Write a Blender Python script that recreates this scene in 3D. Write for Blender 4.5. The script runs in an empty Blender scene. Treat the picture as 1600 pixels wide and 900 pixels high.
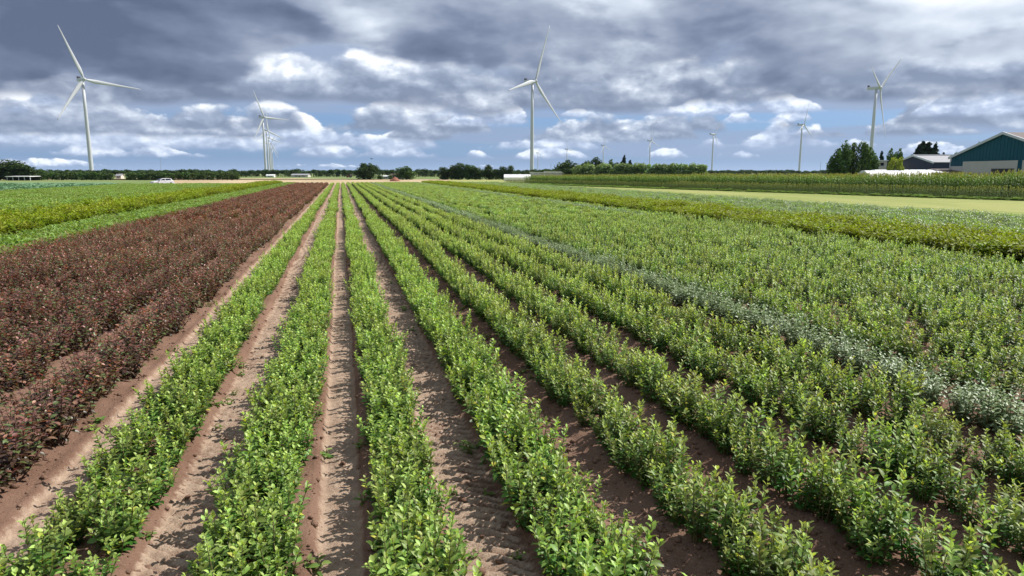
import bpy, math, random
import numpy as np

scene = bpy.context.scene
rnd = random.Random(7)
rng = np.random.default_rng(7)
col = scene.collection

# =====================================================================================
# CAMERA.  World frame: +Y runs along the nursery rows, +X to their right, z = 0 soil.
# =====================================================================================
F_PX = 1067.0                 # focal length in pixels of a 1600 px wide picture (24 mm lens)
CAM_H = 2.6
PITCH = math.atan(181.0 / F_PX)
PSI = math.radians(13.9)      # the camera looks this far to the right of the row direction
cp, sp = math.cos(PITCH), math.sin(PITCH)
FW = (math.sin(PSI), math.cos(PSI))
RT = (math.cos(PSI), -math.sin(PSI))

cam_d = bpy.data.cameras.new('camera')
cam = bpy.data.objects.new('camera', cam_d)
col.objects.link(cam)
cam.location = (0, 0, CAM_H)
cam.rotation_euler = (math.pi / 2 - PITCH, 0, -PSI)
cam_d.lens = 24.0
cam_d.sensor_width = 36.0
cam_d.clip_start = 0.1
cam_d.clip_end = 30000
scene.camera = cam

# =====================================================================================
# WORLD, SUN, EXPOSURE
# =====================================================================================
SUN_AZ = PSI + math.radians(68)      # clockwise from +Y
SUN_EL = math.radians(47)
scene.view_settings.view_transform = 'Standard'
scene.view_settings.look = 'None'
scene.view_settings.exposure = 0.38
scene.view_settings.gamma = 1.0
scene.view_settings.use_curve_mapping = False
scene.cycles.use_adaptive_sampling = True
scene.cycles.adaptive_threshold = 0.015
scene.cycles.max_bounces = 5
scene.cycles.diffuse_bounces = 3
scene.cycles.glossy_bounces = 2
scene.cycles.transmission_bounces = 4
scene.cycles.transparent_max_bounces = 4
scene.cycles.caustics_reflective = False
scene.cycles.caustics_refractive = False

sun_d = bpy.data.lights.new('sun', 'SUN')
sun_d.energy = 5.0
sun_d.angle = math.radians(0.55)
sun_d.color = (1.0, 0.962, 0.91)
sun = bpy.data.objects.new('sun', sun_d)
col.objects.link(sun)
sun.rotation_euler = (math.pi / 2 - SUN_EL, 0, math.pi - SUN_AZ)
sun.location = (60, 40, 120)


class N:
    """A shader socket with arithmetic, so node graphs read like formulas."""
    def __init__(self, t, s): self.t, self.s = t, s
    def _m(self, op, *a, clamp=False):
        n = self.t.nodes.new('ShaderNodeMath'); n.operation = op; n.use_clamp = clamp
        for i, v in enumerate((self,) + a):
            if isinstance(v, N): self.t.links.new(v.s, n.inputs[i])
            else: n.inputs[i].default_value = v
        return N(self.t, n.outputs[0])
    def __add__(self, o): return self._m('ADD', o)
    __radd__ = __add__
    def __mul__(self, o): return self._m('MULTIPLY', o)
    __rmul__ = __mul__
    def __sub__(self, o): return self._m('SUBTRACT', o)
    def __rsub__(self, o): return (self * -1.0) + o
    def __truediv__(self, o): return self._m('DIVIDE', o)
    def pow(self, o): return self._m('POWER', o)
    def exp(self): return self._m('EXPONENT')
    def abs(self): return self._m('ABSOLUTE')
    def max(self, o): return self._m('MAXIMUM', o)
    def min(self, o): return self._m('MINIMUM', o)
    def sat(self): return self._m('ADD', 0.0, clamp=True)
    def step(self, a, b):
        n = self.t.nodes.new('ShaderNodeMapRange'); n.interpolation_type = 'SMOOTHSTEP'
        for i, v in ((0, self), (1, a), (2, b)):
            if isinstance(v, N): self.t.links.new(v.s, n.inputs[i])
            else: n.inputs[i].default_value = v
        return N(self.t, n.outputs[0])


def vec(t, x, y, z=0.0):
    n = t.nodes.new('ShaderNodeCombineXYZ')
    for i, v in enumerate((x, y, z)):
        if isinstance(v, N): t.links.new(v.s, n.inputs[i])
        else: n.inputs[i].default_value = v
    return N(t, n.outputs[0])


def noise(t, v, scale=1.0, detail=4.0, rough=0.5, dist=0.0, ntype='FBM', lac=2.0, dims='3D'):
    n = t.nodes.new('ShaderNodeTexNoise')
    n.noise_dimensions = dims
    n.noise_type = ntype
    if v is not None: t.links.new(v.s, n.inputs['Vector'])
    n.inputs['Scale'].default_value = scale
    n.inputs['Detail'].default_value = detail
    n.inputs['Roughness'].default_value = rough
    n.inputs['Distortion'].default_value = dist
    n.inputs['Lacunarity'].default_value = lac
    return N(t, n.outputs[0])


def mixc(t, f, a, b, mode='MIX'):
    n = t.nodes.new('ShaderNodeMix'); n.data_type = 'RGBA'; n.blend_type = mode
    for i, v in ((0, f), (6, a), (7, b)):
        if isinstance(v, N): t.links.new(v.s, n.inputs[i])
        elif i: n.inputs[i].default_value = (*v, 1)
        else: n.inputs[i].default_value = v
    return N(t, n.outputs[2])


def ramp(t, f, stops, interp='LINEAR'):
    n = t.nodes.new('ShaderNodeValToRGB'); r = n.color_ramp; r.interpolation = interp
    while len(r.elements) < len(stops): r.elements.new(0.5)
    for e, (p, c) in zip(r.elements, stops):
        e.position = p; e.color = (*c, 1)
    t.links.new(f.s, n.inputs[0])
    return N(t, n.outputs[0])


def view_angles(px, py):
    """azimuth (from the camera's heading) and elevation, in degrees, of a direction seen in the photo"""
    x, y = (px - 800) / F_PX, (450 - py) / F_PX
    fwd = cp - y * sp
    up = sp * -1 + y * cp
    return math.degrees(math.atan2(x, fwd)), math.degrees(math.atan2(up, math.hypot(x, fwd)))


def build_world():
    w = bpy.data.worlds.new('World'); scene.world = w; w.use_nodes = True
    t = w.node_tree; t.nodes.clear()
    out = t.nodes.new('ShaderNodeOutputWorld')
    bg = t.nodes.new('ShaderNodeBackground'); bg.inputs['Strength'].default_value = 0.1
    sky = t.nodes.new('ShaderNodeTexSky'); sky.sky_type = 'NISHITA'; sky.sun_disc = False
    sky.sun_elevation = SUN_EL; sky.sun_rotation = SUN_AZ
    sky.air_density = 1.0; sky.dust_density = 0.6; sky.ozone_density = 1.6
    tc = t.nodes.new('ShaderNodeTexCoord')
    sep = t.nodes.new('ShaderNodeSeparateXYZ'); t.links.new(tc.outputs['Generated'], sep.inputs[0])
    dx, dy, dz = (N(t, sep.outputs[i]) for i in range(3))
    A = dx._m('ARCTAN2', dy) * 57.29578 - math.degrees(PSI)
    E = dz._m('ARCSINE') * 57.29578
    dzp = dz.max(0.0)

    def noise2(x, y, seed, scale, detail, rough):
        return noise(t, vec(t, x + seed * 13.7, y + seed * 5.3), scale, detail, rough, dims='2D')

    def blob(px, py, sx, sy):
        a, e = view_angles(px, py)
        p = (A - a) * (1 / sx); q = (E - e) * (1 / sy)
        return (p * p + q * q)._m('MULTIPLY', -1.0).exp()

    # ---- cloud deck: a layer overhead, seen in perspective
    R = (dzp + 0.30)._m('POWER', -1.0)
    u, v = dx * R, dy * R
    warp = noise2(u, v, 3.1, 1.1, 2, 0.5) - 0.5
    u, v = u + warp * 0.35, v + warp * 0.25
    su, sv = math.sin(SUN_AZ) * 0.07, math.cos(SUN_AZ) * 0.07
    n1 = noise2(u, v, 3.1, 1.0, 7, 0.49)
    n2 = noise2(u + su, v + sv, 3.1, 1.0, 5, 0.47)
    # puffs: what the towers and folds of the cloud look like side-on
    pa, pe = A * 0.075 + warp * 0.25, E * 0.17 + warp * 0.3
    puff = noise2(pa, pe, 1.7, 0.8, 7, 0.49)
    puff2 = noise2(pa + 0.06, pe + 0.10, 1.7, 0.8, 5, 0.47)
    fine = puff
    lum = 0.385 + (n1 - 0.5) * -1.1 + (n1 - n2) * 1.2 + (puff - puff2) * 1.5
    crisp = (puff - 0.5 + (n1 - 0.5) * 0.35).step(-0.03, 0.06)
    lum = lum + (crisp - 0.5) * 0.13
    for (px, py, sx, sy, k) in [
        (180, 115, 13, 2.6, -0.32), (330, 60, 12, 3.2, -0.20), (30, 40, 11, 5, -0.18), (560, 30, 8, 2.5, -0.03),
        (490, 115, 4.6, 1.9, 0.36), (600, 80, 3.2, 2.2, 0.18), (420, 90, 4.0, 1.4, 0.12),
        (700, 95, 5, 1.8, -0.20), (870, 130, 6, 1.6, -0.16),
        (945, 25, 5.5, 3.4, 0.36), (810, 8, 7, 2.4, 0.30), (1000, 75, 4.0, 1.6, 0.12),
        (1230, 125, 7.5, 1.6, -0.16), (1150, 155, 7, 0.9, -0.10), (1100, 60, 5, 2.0, -0.03),
        (1500, -5, 9, 4.0, 0.50), (1330, 5, 6, 2.0, 0.16), (1520, 105, 5.5, 2.0, 0.06),
        (1450, 140, 6, 1.0, 0.18), (820, 165, 8, 0.7, -0.10)]:
        lum = lum + blob(px, py, sx, sy) * k
    deck_col = ramp(t, lum.sat(), [(0.0, (0.098, 0.127, 0.205)), (0.20, (0.17, 0.21, 0.315)), (0.42, (0.33, 0.385, 0.49)),
                                   (0.66, (0.60, 0.665, 0.76)), (0.90, (0.90, 0.93, 0.98)), (1.0, (1.0, 1.0, 1.0))])
    edge = 7.6 + (n1 - 0.5) * 5.0 + (puff - 0.5) * 6.0 + blob(150, 150, 17, 6) * -1.5 + blob(520, 110, 6, 3) * 2.6 \
        + blob(1240, 150, 9, 4) * -1.6 + blob(1480, 150, 7, 3) * 1.2 + blob(900, 60, 6, 3) * 0.8
    deck = (E - edge).step(-0.5, 0.7)

    # ---- clear air below the deck
    s10 = mixc(t, 1.0, N(t, sky.outputs[0]), (0.46, 0.62, 0.96), 'MULTIPLY')
    low_veil = E.step(9.0, 0.4)
    clear = mixc(t, low_veil * 0.72, s10, (1.55, 2.65, 4.75))
    clear = mixc(t, E.step(1.3, -0.2) * 0.5, clear, (4.6, 5.7, 7.8))
    # thin grey bands behind
    band = noise2(A * 0.035, E * 0.62, 11.3, 1.0, 6, 0.55)
    thin = (band - 0.42).step(-0.03, 0.15) * E.step(0.3, 1.6)
    clear = mixc(t, thin * 0.8, clear, (2.5, 3.2, 4.7))
    clear = mixc(t, (E + (puff - 0.5) * 4.0).step(3.6, 5.4) * 0.95, clear, (2.7, 3.35, 4.75))

    result = clear
    # ---- rows of cumulus with level bases, the farthest first
    WHITE = [(0.0, (2.9, 3.6, 5.1)), (0.35, (4.6, 5.4, 7.0)), (0.7, (7.6, 8.2, 9.2)), (1.0, (9.4, 9.6, 9.9))]
    MID = [(0.0, (1.9, 2.35, 3.35)), (0.4, (3.1, 3.65, 4.8)), (0.75, (5.5, 6.1, 7.1)), (1.0, (8.8, 9.1, 9.6))]
    DARK = [(0.0, (1.35, 1.7, 2.55)), (0.4, (2.4, 2.85, 3.85)), (0.75, (4.8, 5.35, 6.3)), (1.0, (8.2, 8.6, 9.2))]
    rows = [  # base elevation, height, seed, coverage threshold, colours, [(px, width deg, boost)]
        (0.45, 0.6, 8.8, 0.52, WHITE, [(1050, 6, 0.08), (900, 5, 0.08)]),
        (1.25, 1.25, 5.2, 0.53, WHITE, [(655, 2.6, 0.22), (745, 2.3, 0.22), (560, 3.0, 0.08), (845, 1.8, 0.16), (1010, 2.0, 0.10)]),
        (1.95, 2.1, 3.9, 0.47, WHITE, [(480, 8.0, 0.22), (330, 5, 0.08), (40, 4.0, 0.14), (1075, 2.0, 0.17), (900, 4, 0.05)]),
        (2.6, 1.7, 6.1, 0.44, MID, [(900, 8, 0.12), (1300, 9, 0.08), (100, 8, 0.12), (300, 6, 0.08), (520, 4, -0.25)]),
        (3.2, 2.8, 9.4, 0.44, MID, [(150, 11, 0.20), (330, 6, 0.16), (560, 5, 0.04), (690, 4, 0.12), (1250, 8, -0.15)]),
        (3.95, 1.5, 2.3, 0.55, WHITE, [(1215, 1.9, 0.26), (1430, 2.3, 0.28), (765, 3.0, 0.20), (1130, 0.9, 0.14), (230, 2, 0.1)]),
        (4.6, 1.7, 1.0, 0.54, WHITE, [(1070, 2.6, 0.20), (1420, 4.0, 0.12), (980, 2.6, 0.10), (720, 2.0, 0.1)]),
        (5.3, 4.6, 12.7, 0.36, DARK, [(850, 9, 0.24), (690, 5, 0.16), (1150, 9, 0.24), (470, 5, -0.10), (160, 10, 0.16), (1480, 6, -0.06)]),
        (6.4, 3.6, 14.2, 0.46, MID, [(500, 5.5, 0.24), (600, 4, 0.12), (960, 5, 0.14), (1480, 7, 0.18)]),
    ]
    for bi, (eb, hh, seed, thr, cols, boosts) in enumerate(rows):
        f = 0.16 / hh ** 0.75
        cov = noise2(A * 0.09, A * 0.0 + seed * 3.7, seed, 1.0, 2, 0.5)
        for px, wd, k in boosts:
            a, _ = view_angles(px, 240)
            q = (A - a) * (1 / wd)
            cov = cov + (q * q)._m('MULTIPLY', -1.0).exp() * k
        bumps = noise2(A * f * 2.0, E * f * 3.4, seed + 2, 1.0, 6, 0.53)
        shade = noise2(A * f * 2.0 + 0.07, E * f * 3.4 + 0.13, seed + 2, 1.0, 5, 0.53)
        top = (cov - thr) * (6.0 * hh) + (bumps - 0.5) * (2.6 * hh)
        top = top.min(hh * 1.1 + (bumps - 0.5) * (2.2 * hh))
        rel = E - eb + (bumps - 0.5) * (0.35 + 0.25 * hh) + (cov - 0.5) * (0.5 * hh)
        m = rel.step(-0.10 - 0.05 * hh, 0.18 + 0.08 * hh) * (top - rel).step(0.0, 0.20 * hh if hh < 2.5 else 0.30 * hh)
        k = (rel / hh * 0.85 + (bumps - shade) * 3.4 + 0.06).sat()
        cc = ramp(t, k, cols)
        result = mixc(t, m * 0.96, result, cc)

    deck10 = mixc(t, 1.0, deck_col, (9.3, 9.3, 9.3), 'MULTIPLY')
    result = mixc(t, deck, result, deck10)
    t.links.new(result.s, bg.inputs['Color'])
    t.links.new(bg.outputs[0], out.inputs['Surface'])
    w.cycles.sampling_method = 'NONE'


build_world()

# === STRUCTURE
# =====================================================================================
# HELPERS
# =====================================================================================
HORIZON_PY = 269.0


def ground_at(px, py, z=0.0):
    """the point at height z that the photo shows at pixel (px, py)"""
    zc = F_PX * (CAM_H - z) / (cp * (py - HORIZON_PY))
    return spot(px, zc)


def spot(px, zc, z=0.0):
    """world (x, y) at depth zc along the lens axis, on the vertical line through pixel column px near the horizon"""
    D = (zc - (CAM_H - z) * sp) / cp
    X = (px - 800) * zc / F_PX
    return (D * FW[0] + X * RT[0], D * FW[1] + X * RT[1])


def height_at(py, zc):
    """height above the soil of something seen at row py at depth zc"""
    return CAM_H + (HORIZON_PY - py) * cp * zc / F_PX


def project(x, y, z):
    dx, dy, dz = x, y, z - CAM_H
    X = dx * RT[0] + dy * RT[1]
    D = dx * FW[0] + dy * FW[1]
    zc = D * cp - dz * sp
    yc = D * sp + dz * cp
    zc = np.maximum(zc, 1e-3) if isinstance(zc, np.ndarray) else max(zc, 1e-3)
    return 800 + F_PX * X / zc, 450 - F_PX * yc / zc, zc


def tag(o, label=None, cat=None, group=None, kind=None):
    if label: o['label'] = label
    if cat: o['category'] = cat
    if group: o['group'] = group
    if kind: o['kind'] = kind
    return o


def empty(name, loc=(0, 0, 0), rz=0.0, parent=None):
    o = bpy.data.objects.new(name, None)
    o.location = loc; o.rotation_euler = (0, 0, rz); o.empty_display_size = 0.2
    if parent: o.parent = parent
    col.objects.link(o)
    return o


def mesh_np(name, verts, faces, mat=None, smooth=False, attrs=None):
    """faces: int array (n, 3) or (n, 4)"""
    me = bpy.data.meshes.new(name)
    verts = np.asarray(verts, np.float32); faces = np.asarray(faces, np.int32)
    k = faces.shape[1]
    me.vertices.add(len(verts)); me.vertices.foreach_set('co', verts.ravel())
    me.loops.add(faces.size); me.loops.foreach_set('vertex_index', faces.ravel())
    me.polygons.add(len(faces))
    me.polygons.foreach_set('loop_start', np.arange(0, faces.size, k, dtype=np.int32))
    if smooth: me.polygons.foreach_set('use_smooth', np.ones(len(faces), bool))
    for an, av in (attrs or {}).items():
        me.attributes.new(an, 'FLOAT', 'POINT').data.foreach_set('value', np.asarray(av, np.float32))
    if mat: me.materials.append(mat)
    me.update(calc_edges=True)
    return me


def obj(name, me, parent=None, loc=None, rz=0.0):
    o = bpy.data.objects.new(name, me)
    if parent: o.parent = parent
    if loc: o.location = loc
    o.rotation_euler = (0, 0, rz)
    col.objects.link(o)
    return o


class MB:
    """collects boxes, prisms, tubes and lathes into one mesh"""
    def __init__(self): self.v, self.f = [], []
    def add(self, vs, fs):
        n = len(self.v); self.v += [tuple(map(float, p)) for p in vs]
        self.f += [tuple(i + n for i in f) for f in fs]; return self
    def box(self, x0, x1, y0, y1, z0, z1):
        return self.add([(x0, y0, z0), (x1, y0, z0), (x1, y1, z0), (x0, y1, z0), (x0, y0, z1), (x1, y0, z1), (x1, y1, z1), (x0, y1, z1)],
                        [(0, 3, 2, 1), (4, 5, 6, 7), (0, 1, 5, 4), (1, 2, 6, 5), (2, 3, 7, 6), (3, 0, 4, 7)])
    def prism(self, poly, x0, x1, axis='x'):
        """poly: (a, b) outline; extruded along the axis"""
        n = len(poly)
        mk = {'x': lambda s, a, b: (s, a, b), 'y': lambda s, a, b: (a, s, b), 'z': lambda s, a, b: (a, b, s)}[axis]
        vs = [mk(x0, a, b) for a, b in poly] + [mk(x1, a, b) for a, b in poly]
        fs = [tuple(range(n))[::-1], tuple(range(n, 2 * n))] + [(i, (i + 1) % n, n + (i + 1) % n, n + i) for i in range(n)]
        return self.add(vs, fs)
    def tube(self, pts, radii, n=8, caps=True):
        pts = [np.array(p, float) for p in pts]; vs, fs = [], []
        for i, p in enumerate(pts):
            d = pts[min(i + 1, len(pts) - 1)] - pts[max(i - 1, 0)]; d /= np.linalg.norm(d) + 1e-9
            a = np.cross(d, (0, 0, 1) if abs(d[2]) < 0.9 else (1, 0, 0)); a /= np.linalg.norm(a); b = np.cross(d, a)
            for j in range(n):
                q = 2 * math.pi * j / n; vs.append(p + radii[i] * (a * math.cos(q) + b * math.sin(q)))
        for i in range(len(pts) - 1):
            for j in range(n):
                fs.append((i * n + j, i * n + (j + 1) % n, (i + 1) * n + (j + 1) % n, (i + 1) * n + j))
        if caps: fs += [tuple(range(n))[::-1], tuple(range((len(pts) - 1) * n, len(pts) * n))]
        return self.add(vs, fs)
    def mesh(self, name, mat, smooth=False, fix=True):
        me = bpy.data.meshes.new(name); me.from_pydata(self.v, [], self.f)
        if fix:
            import bmesh
            bm = bmesh.new(); bm.from_mesh(me); bmesh.ops.recalc_face_normals(bm, faces=bm.faces); bm.to_mesh(me); bm.free()
        if mat: me.materials.append(mat)
        if smooth:
            for p in me.polygons: p.use_smooth = True
        me.update(); return me
    def build(self, name, mat, parent=None, smooth=False):
        return obj(name, self.mesh(name, mat, smooth), parent)


def value_noise(x, y, seed=0):
    xi, yi = np.floor(x).astype(np.int64), np.floor(y).astype(np.int64)
    fx, fy = x - xi, y - yi
    fx = fx * fx * (3 - 2 * fx); fy = fy * fy * (3 - 2 * fy)
    def h(a, b):
        n = (a * 374761393 + b * 668265263 + seed * 974711) & 0xFFFFFFFF
        n = ((n ^ (n >> 13)) * 1274126177) & 0xFFFFFFFF
        return ((n ^ (n >> 16)) & 0xFFFF) / 65535.0
    return (h(xi, yi) * (1 - fx) + h(xi + 1, yi) * fx) * (1 - fy) + (h(xi, yi + 1) * (1 - fx) + h(xi + 1, yi + 1) * fx) * fy


def sstep(a, b, x):
    t = np.clip((x - a) / (b - a), 0, 1); return t * t * (3 - 2 * t)


# =====================================================================================
# MATERIALS
# =====================================================================================
def mat_base(name):
    m = bpy.data.materials.new(name); m.use_nodes = True
    t = m.node_tree; t.nodes.clear()
    out = t.nodes.new('ShaderNodeOutputMaterial')
    b = t.nodes.new('ShaderNodeBsdfPrincipled')
    t.links.new(b.outputs[0], out.inputs['Surface'])
    return m, t, b, out


def setc(t, b, key, v):
    if isinstance(v, N): t.links.new(v.s, b.inputs[key])
    elif isinstance(v, (tuple, list)): b.inputs[key].default_value = (*v, 1)
    else: b.inputs[key].default_value = v


def attr(t, name):
    n = t.nodes.new('ShaderNodeAttribute'); n.attribute_name = name
    return N(t, n.outputs['Fac'])


def obj_random(t):
    n = t.nodes.new('ShaderNodeObjectInfo'); return N(t, n.outputs['Random'])


def world_pos(t):
    n = t.nodes.new('ShaderNodeNewGeometry'); return N(t, n.outputs['Position'])


def obj_pos(t):
    n = t.nodes.new('ShaderNodeTexCoord'); return N(t, n.outputs['Object'])


def bump(t, b, h, strength, dist):
    n = t.nodes.new('ShaderNodeBump'); n.inputs['Strength'].default_value = strength; n.inputs['Distance'].default_value = dist
    t.links.new(h.s, n.inputs['Height']); t.links.new(n.outputs[0], b.inputs['Normal'])


def plain(name, c, rough=0.6, var=0.15, scale=2.0, metallic=0.0, spec=0.4, bump_s=0.0):
    """a paint or sheet colour with wear at two scales"""
    m, t, b, _ = mat_base(name)
    p = obj_pos(t)
    n = noise(t, p, scale, 6, 0.6)
    f = (n - 0.5) * 2.0 * var + 1.0
    cc = mixc(t, 1.0, c, mixc(t, 1.0, (1, 1, 1), (1, 1, 1)), 'MULTIPLY')
    g = t.nodes.new('ShaderNodeHueSaturation'); t.links.new(cc.s, g.inputs['Color']); t.links.new(f.s, g.inputs['Value'])
    setc(t, b, 'Base Color', N(t, g.outputs[0]))
    setc(t, b, 'Roughness', (n - 0.5) * 0.2 + rough)
    b.inputs['Metallic'].default_value = metallic
    b.inputs['Specular IOR Level'].default_value = spec
    if bump_s: bump(t, b, noise(t, p, scale * 6, 4, 0.6), bump_s, 0.02)
    return m


def leaf_mat(name, old, young, spread=0.28, rough=0.42, spec=0.45, trans=0.32, under=None, tcol=None, accent=None):
    m, t, b, out = mat_base(name)
    age_tone, var = attr(t, 'age'), attr(t, 'var')
    r = obj_random(t)
    c = mixc(t, age_tone.sat(), old, young)
    if accent: c = mixc(t, var.step(accent[1], accent[1] + 0.03), c, accent[0])
    hs = t.nodes.new('ShaderNodeHueSaturation')
    t.links.new(c.s, hs.inputs['Color'])
    t.links.new(((var - 0.5) * 0.03 + (r - 0.5) * 0.03 + 0.5).s, hs.inputs['Hue'])
    t.links.new(((var - 0.5) * (spread * 2) + (r - 0.5) * spread + 1.0).s, hs.inputs['Value'])
    c = N(t, hs.outputs[0])
    if under:
        g = t.nodes.new('ShaderNodeNewGeometry')
        c = mixc(t, N(t, g.outputs['Backfacing']) * 0.8, c, under)
    setc(t, b, 'Base Color', c)
    b.inputs['Roughness'].default_value = rough
    b.inputs['Specular IOR Level'].default_value = spec
    tr = t.nodes.new('ShaderNodeBsdfTranslucent')
    tc_ = mixc(t, 1.0, c, tcol or (1.35, 1.45, 0.55), 'MULTIPLY')
    t.links.new(tc_.s, tr.inputs['Color'])
    mx = t.nodes.new('ShaderNodeMixShader'); mx.inputs[0].default_value = trans
    t.links.new(b.outputs[0], mx.inputs[1]); t.links.new(tr.outputs[0], mx.inputs[2])
    t.links.new(mx.outputs[0], out.inputs['Surface'])
    return m


def ground_mat(name, c0, c1, c2, s1=0.12, s2=1.4, rough=0.95, stretch=(1, 1, 1), fine=8.0):
    m, t, b, _ = mat_base(name)
    mp = t.nodes.new('ShaderNodeMapping'); mp.inputs['Scale'].default_value = stretch
    t.links.new(world_pos(t).s, mp.inputs['Vector']); p = N(t, mp.outputs[0])
    a = noise(t, p, s1, 5, 0.6); d = noise(t, p, s2, 6, 0.65)
    c = mixc(t, a.step(0.38, 0.62), c0, c1)
    c = mixc(t, d.step(0.5, 0.72) * 0.7, c, c2)
    setc(t, b, 'Base Color', c); b.inputs['Roughness'].default_value = rough; b.inputs['Specular IOR Level'].default_value = 0.2
    bump(t, b, noise(t, p, fine, 5, 0.65), 0.5, 0.05)
    return m


def soil_mat():
    m, t, b, _ = mat_base('field_soil')
    p = world_pos(t)
    dry = attr(t, 'dry')
    big = noise(t, p, 0.7, 5, 0.6); mid = noise(t, p, 9.0, 6, 0.65); fine = noise(t, p, 60.0, 5, 0.7)
    loose = mixc(t, big.step(0.35, 0.65), (0.150, 0.084, 0.056), (0.220, 0.132, 0.092))
    loose = mixc(t, fine.step(0.45, 0.75) * 0.55, loose, (0.30, 0.195, 0.140))
    crust = mixc(t, mid.step(0.35, 0.7), (0.335, 0.232, 0.163), (0.47, 0.352, 0.256))
    crust = mixc(t, fine.step(0.62, 0.42) * 0.40, crust, (0.22, 0.150, 0.112))
    f = (dry + (mid - 0.5) * 0.55 + (fine - 0.5) * 0.35 + (big - 0.5) * 0.3).step(0.34, 0.72)
    setc(t, b, 'Base Color', mixc(t, f, loose, crust))
    b.inputs['Roughness'].default_value = 0.95; b.inputs['Specular IOR Level'].default_value = 0.15
    h = noise(t, p, 34.0, 6, 0.7) + noise(t, p, 110.0, 3, 0.6) * 0.35
    bump(t, b, h, 0.7, 0.03)
    return m


M = {}
M['soil'] = soil_mat()
M['ground'] = ground_mat('far_ground', (0.14, 0.20, 0.06), (0.19, 0.23, 0.08), (0.24, 0.25, 0.11), 0.01, 0.2)
M['stubble'] = ground_mat('stubble', (0.40, 0.30, 0.17), (0.50, 0.39, 0.24), (0.33, 0.24, 0.13), 0.05, 0.7, stretch=(1, 0.25, 1))
M['verge'] = ground_mat('dry_grass', (0.34, 0.33, 0.12), (0.27, 0.31, 0.09), (0.42, 0.36, 0.17), 0.05, 0.5)
M['mown'] = ground_mat('mown_grass', (0.215, 0.255, 0.060), (0.300, 0.310, 0.095), (0.150, 0.205, 0.04), 0.11, 0.9, stretch=(1.6, 0.35, 1))
_m = M['mown']; _t = _m.node_tree      # mowing passes: bands along the strip, and pressed wheel lines
_b = next(n for n in _t.nodes if n.type == 'BSDF_PRINCIPLED'); _src = N(_t, _b.inputs['Base Color'].links[0].from_socket)
_sx = _t.nodes.new('ShaderNodeSeparateXYZ'); _t.links.new(world_pos(_t).s, _sx.inputs[0])
_k = N(_t, _sx.outputs[0]) * 0.972 + N(_t, _sx.outputs[1]) * 0.235
_wv = (_k * 2.6 + noise(_t, world_pos(_t), 0.15, 3, 0.5) * 3.0)._m('SINE')
_c = mixc(_t, _wv.step(0.1, 0.9) * 0.35, _src, (0.34, 0.33, 0.12))
_c = mixc(_t, (_k * 7.8 + 1.0)._m('SINE').step(0.90, 0.99) * noise(_t, world_pos(_t), 0.3, 3, 0.5).step(0.4, 0.6) * 0.6, _c, (0.13, 0.17, 0.035))
_t.links.new(_c.s, _b.inputs['Base Color'])
M['cabbage_soil'] = ground_mat('cabbage_ground', (0.13, 0.22, 0.11), (0.16, 0.25, 0.13), (0.11, 0.18, 0.09), 0.05, 0.8)
M['low'] = leaf_mat('leaf_low_shrub', (0.042, 0.122, 0.016), (0.48, 0.60, 0.140), trans=0.32, rough=0.46, spec=0.38, spread=0.36, accent=((0.40, 0.36, 0.06), 0.965))
M['up'] = leaf_mat('leaf_upright_shrub', (0.046, 0.120, 0.018), (0.54, 0.62, 0.165), trans=0.34, rough=0.48, spec=0.36, spread=0.36, accent=((0.42, 0.36, 0.08), 0.96))
M['green_up'] = leaf_mat('leaf_green_upright', (0.046, 0.120, 0.026), (0.46, 0.57, 0.170), trans=0.34, rough=0.45, spec=0.4, spread=0.36)
M['silver'] = leaf_mat('leaf_silver', (0.048, 0.096, 0.032), (0.41, 0.49, 0.28), trans=0.22, rough=0.45, spec=0.45, under=(0.25, 0.32, 0.16), tcol=(1.1, 1.3, 0.7))
M['purple'] = leaf_mat('leaf_purple', (0.068, 0.050, 0.024), (0.38, 0.175, 0.130), trans=0.25, rough=0.42, spec=0.5, spread=0.55, accent=((0.085, 0.110, 0.035), 0.74), tcol=(1.9, 1.0, 0.6))
M['golden'] = leaf_mat('leaf_golden', (0.060, 0.105, 0.008), (0.32, 0.355, 0.028), trans=0.30, rough=0.6, spec=0.25)
M['lime'] = leaf_mat('leaf_lime', (0.085, 0.165, 0.030), (0.30, 0.385, 0.105), trans=0.34, rough=0.6, spec=0.25)
M['cabbage'] = leaf_mat('leaf_cabbage', (0.15, 0.26, 0.14), (0.21, 0.33, 0.19), trans=0.2, tcol=(1, 1.2, 0.8), rough=0.8, spec=0.1)
M['maize'] = leaf_mat('leaf_maize', (0.036, 0.095, 0.012), (0.24, 0.34, 0.055), trans=0.22, rough=0.6, spec=0.2)
M['tassel'] = leaf_mat('maize_tassel', (0.26, 0.27, 0.08), (0.36, 0.32, 0.12), trans=0.3, rough=0.8, spec=0.1)
M['sorghum'] = leaf_mat('leaf_tall_grass', (0.055, 0.100, 0.020), (0.28, 0.31, 0.085), trans=0.22, rough=0.65, spec=0.2)
M['stem'] = plain('shrub_stem', (0.14, 0.12, 0.05), 0.7)
M['stem_purple'] = plain('purple_stem', (0.10, 0.045, 0.035), 0.7)
M['bark'] = plain('bark', (0.075, 0.058, 0.042), 0.9, 0.3, 3.0)
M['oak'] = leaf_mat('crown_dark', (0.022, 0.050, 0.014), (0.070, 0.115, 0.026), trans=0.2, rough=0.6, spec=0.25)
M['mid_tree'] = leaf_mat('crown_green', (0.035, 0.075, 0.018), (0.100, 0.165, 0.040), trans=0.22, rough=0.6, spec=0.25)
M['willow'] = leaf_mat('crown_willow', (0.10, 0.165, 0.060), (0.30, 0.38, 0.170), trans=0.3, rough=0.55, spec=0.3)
M['yellow_tree'] = leaf_mat('crown_yellow', (0.13, 0.17, 0.02), (0.33, 0.36, 0.05), trans=0.25, rough=0.6, spec=0.25)
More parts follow.
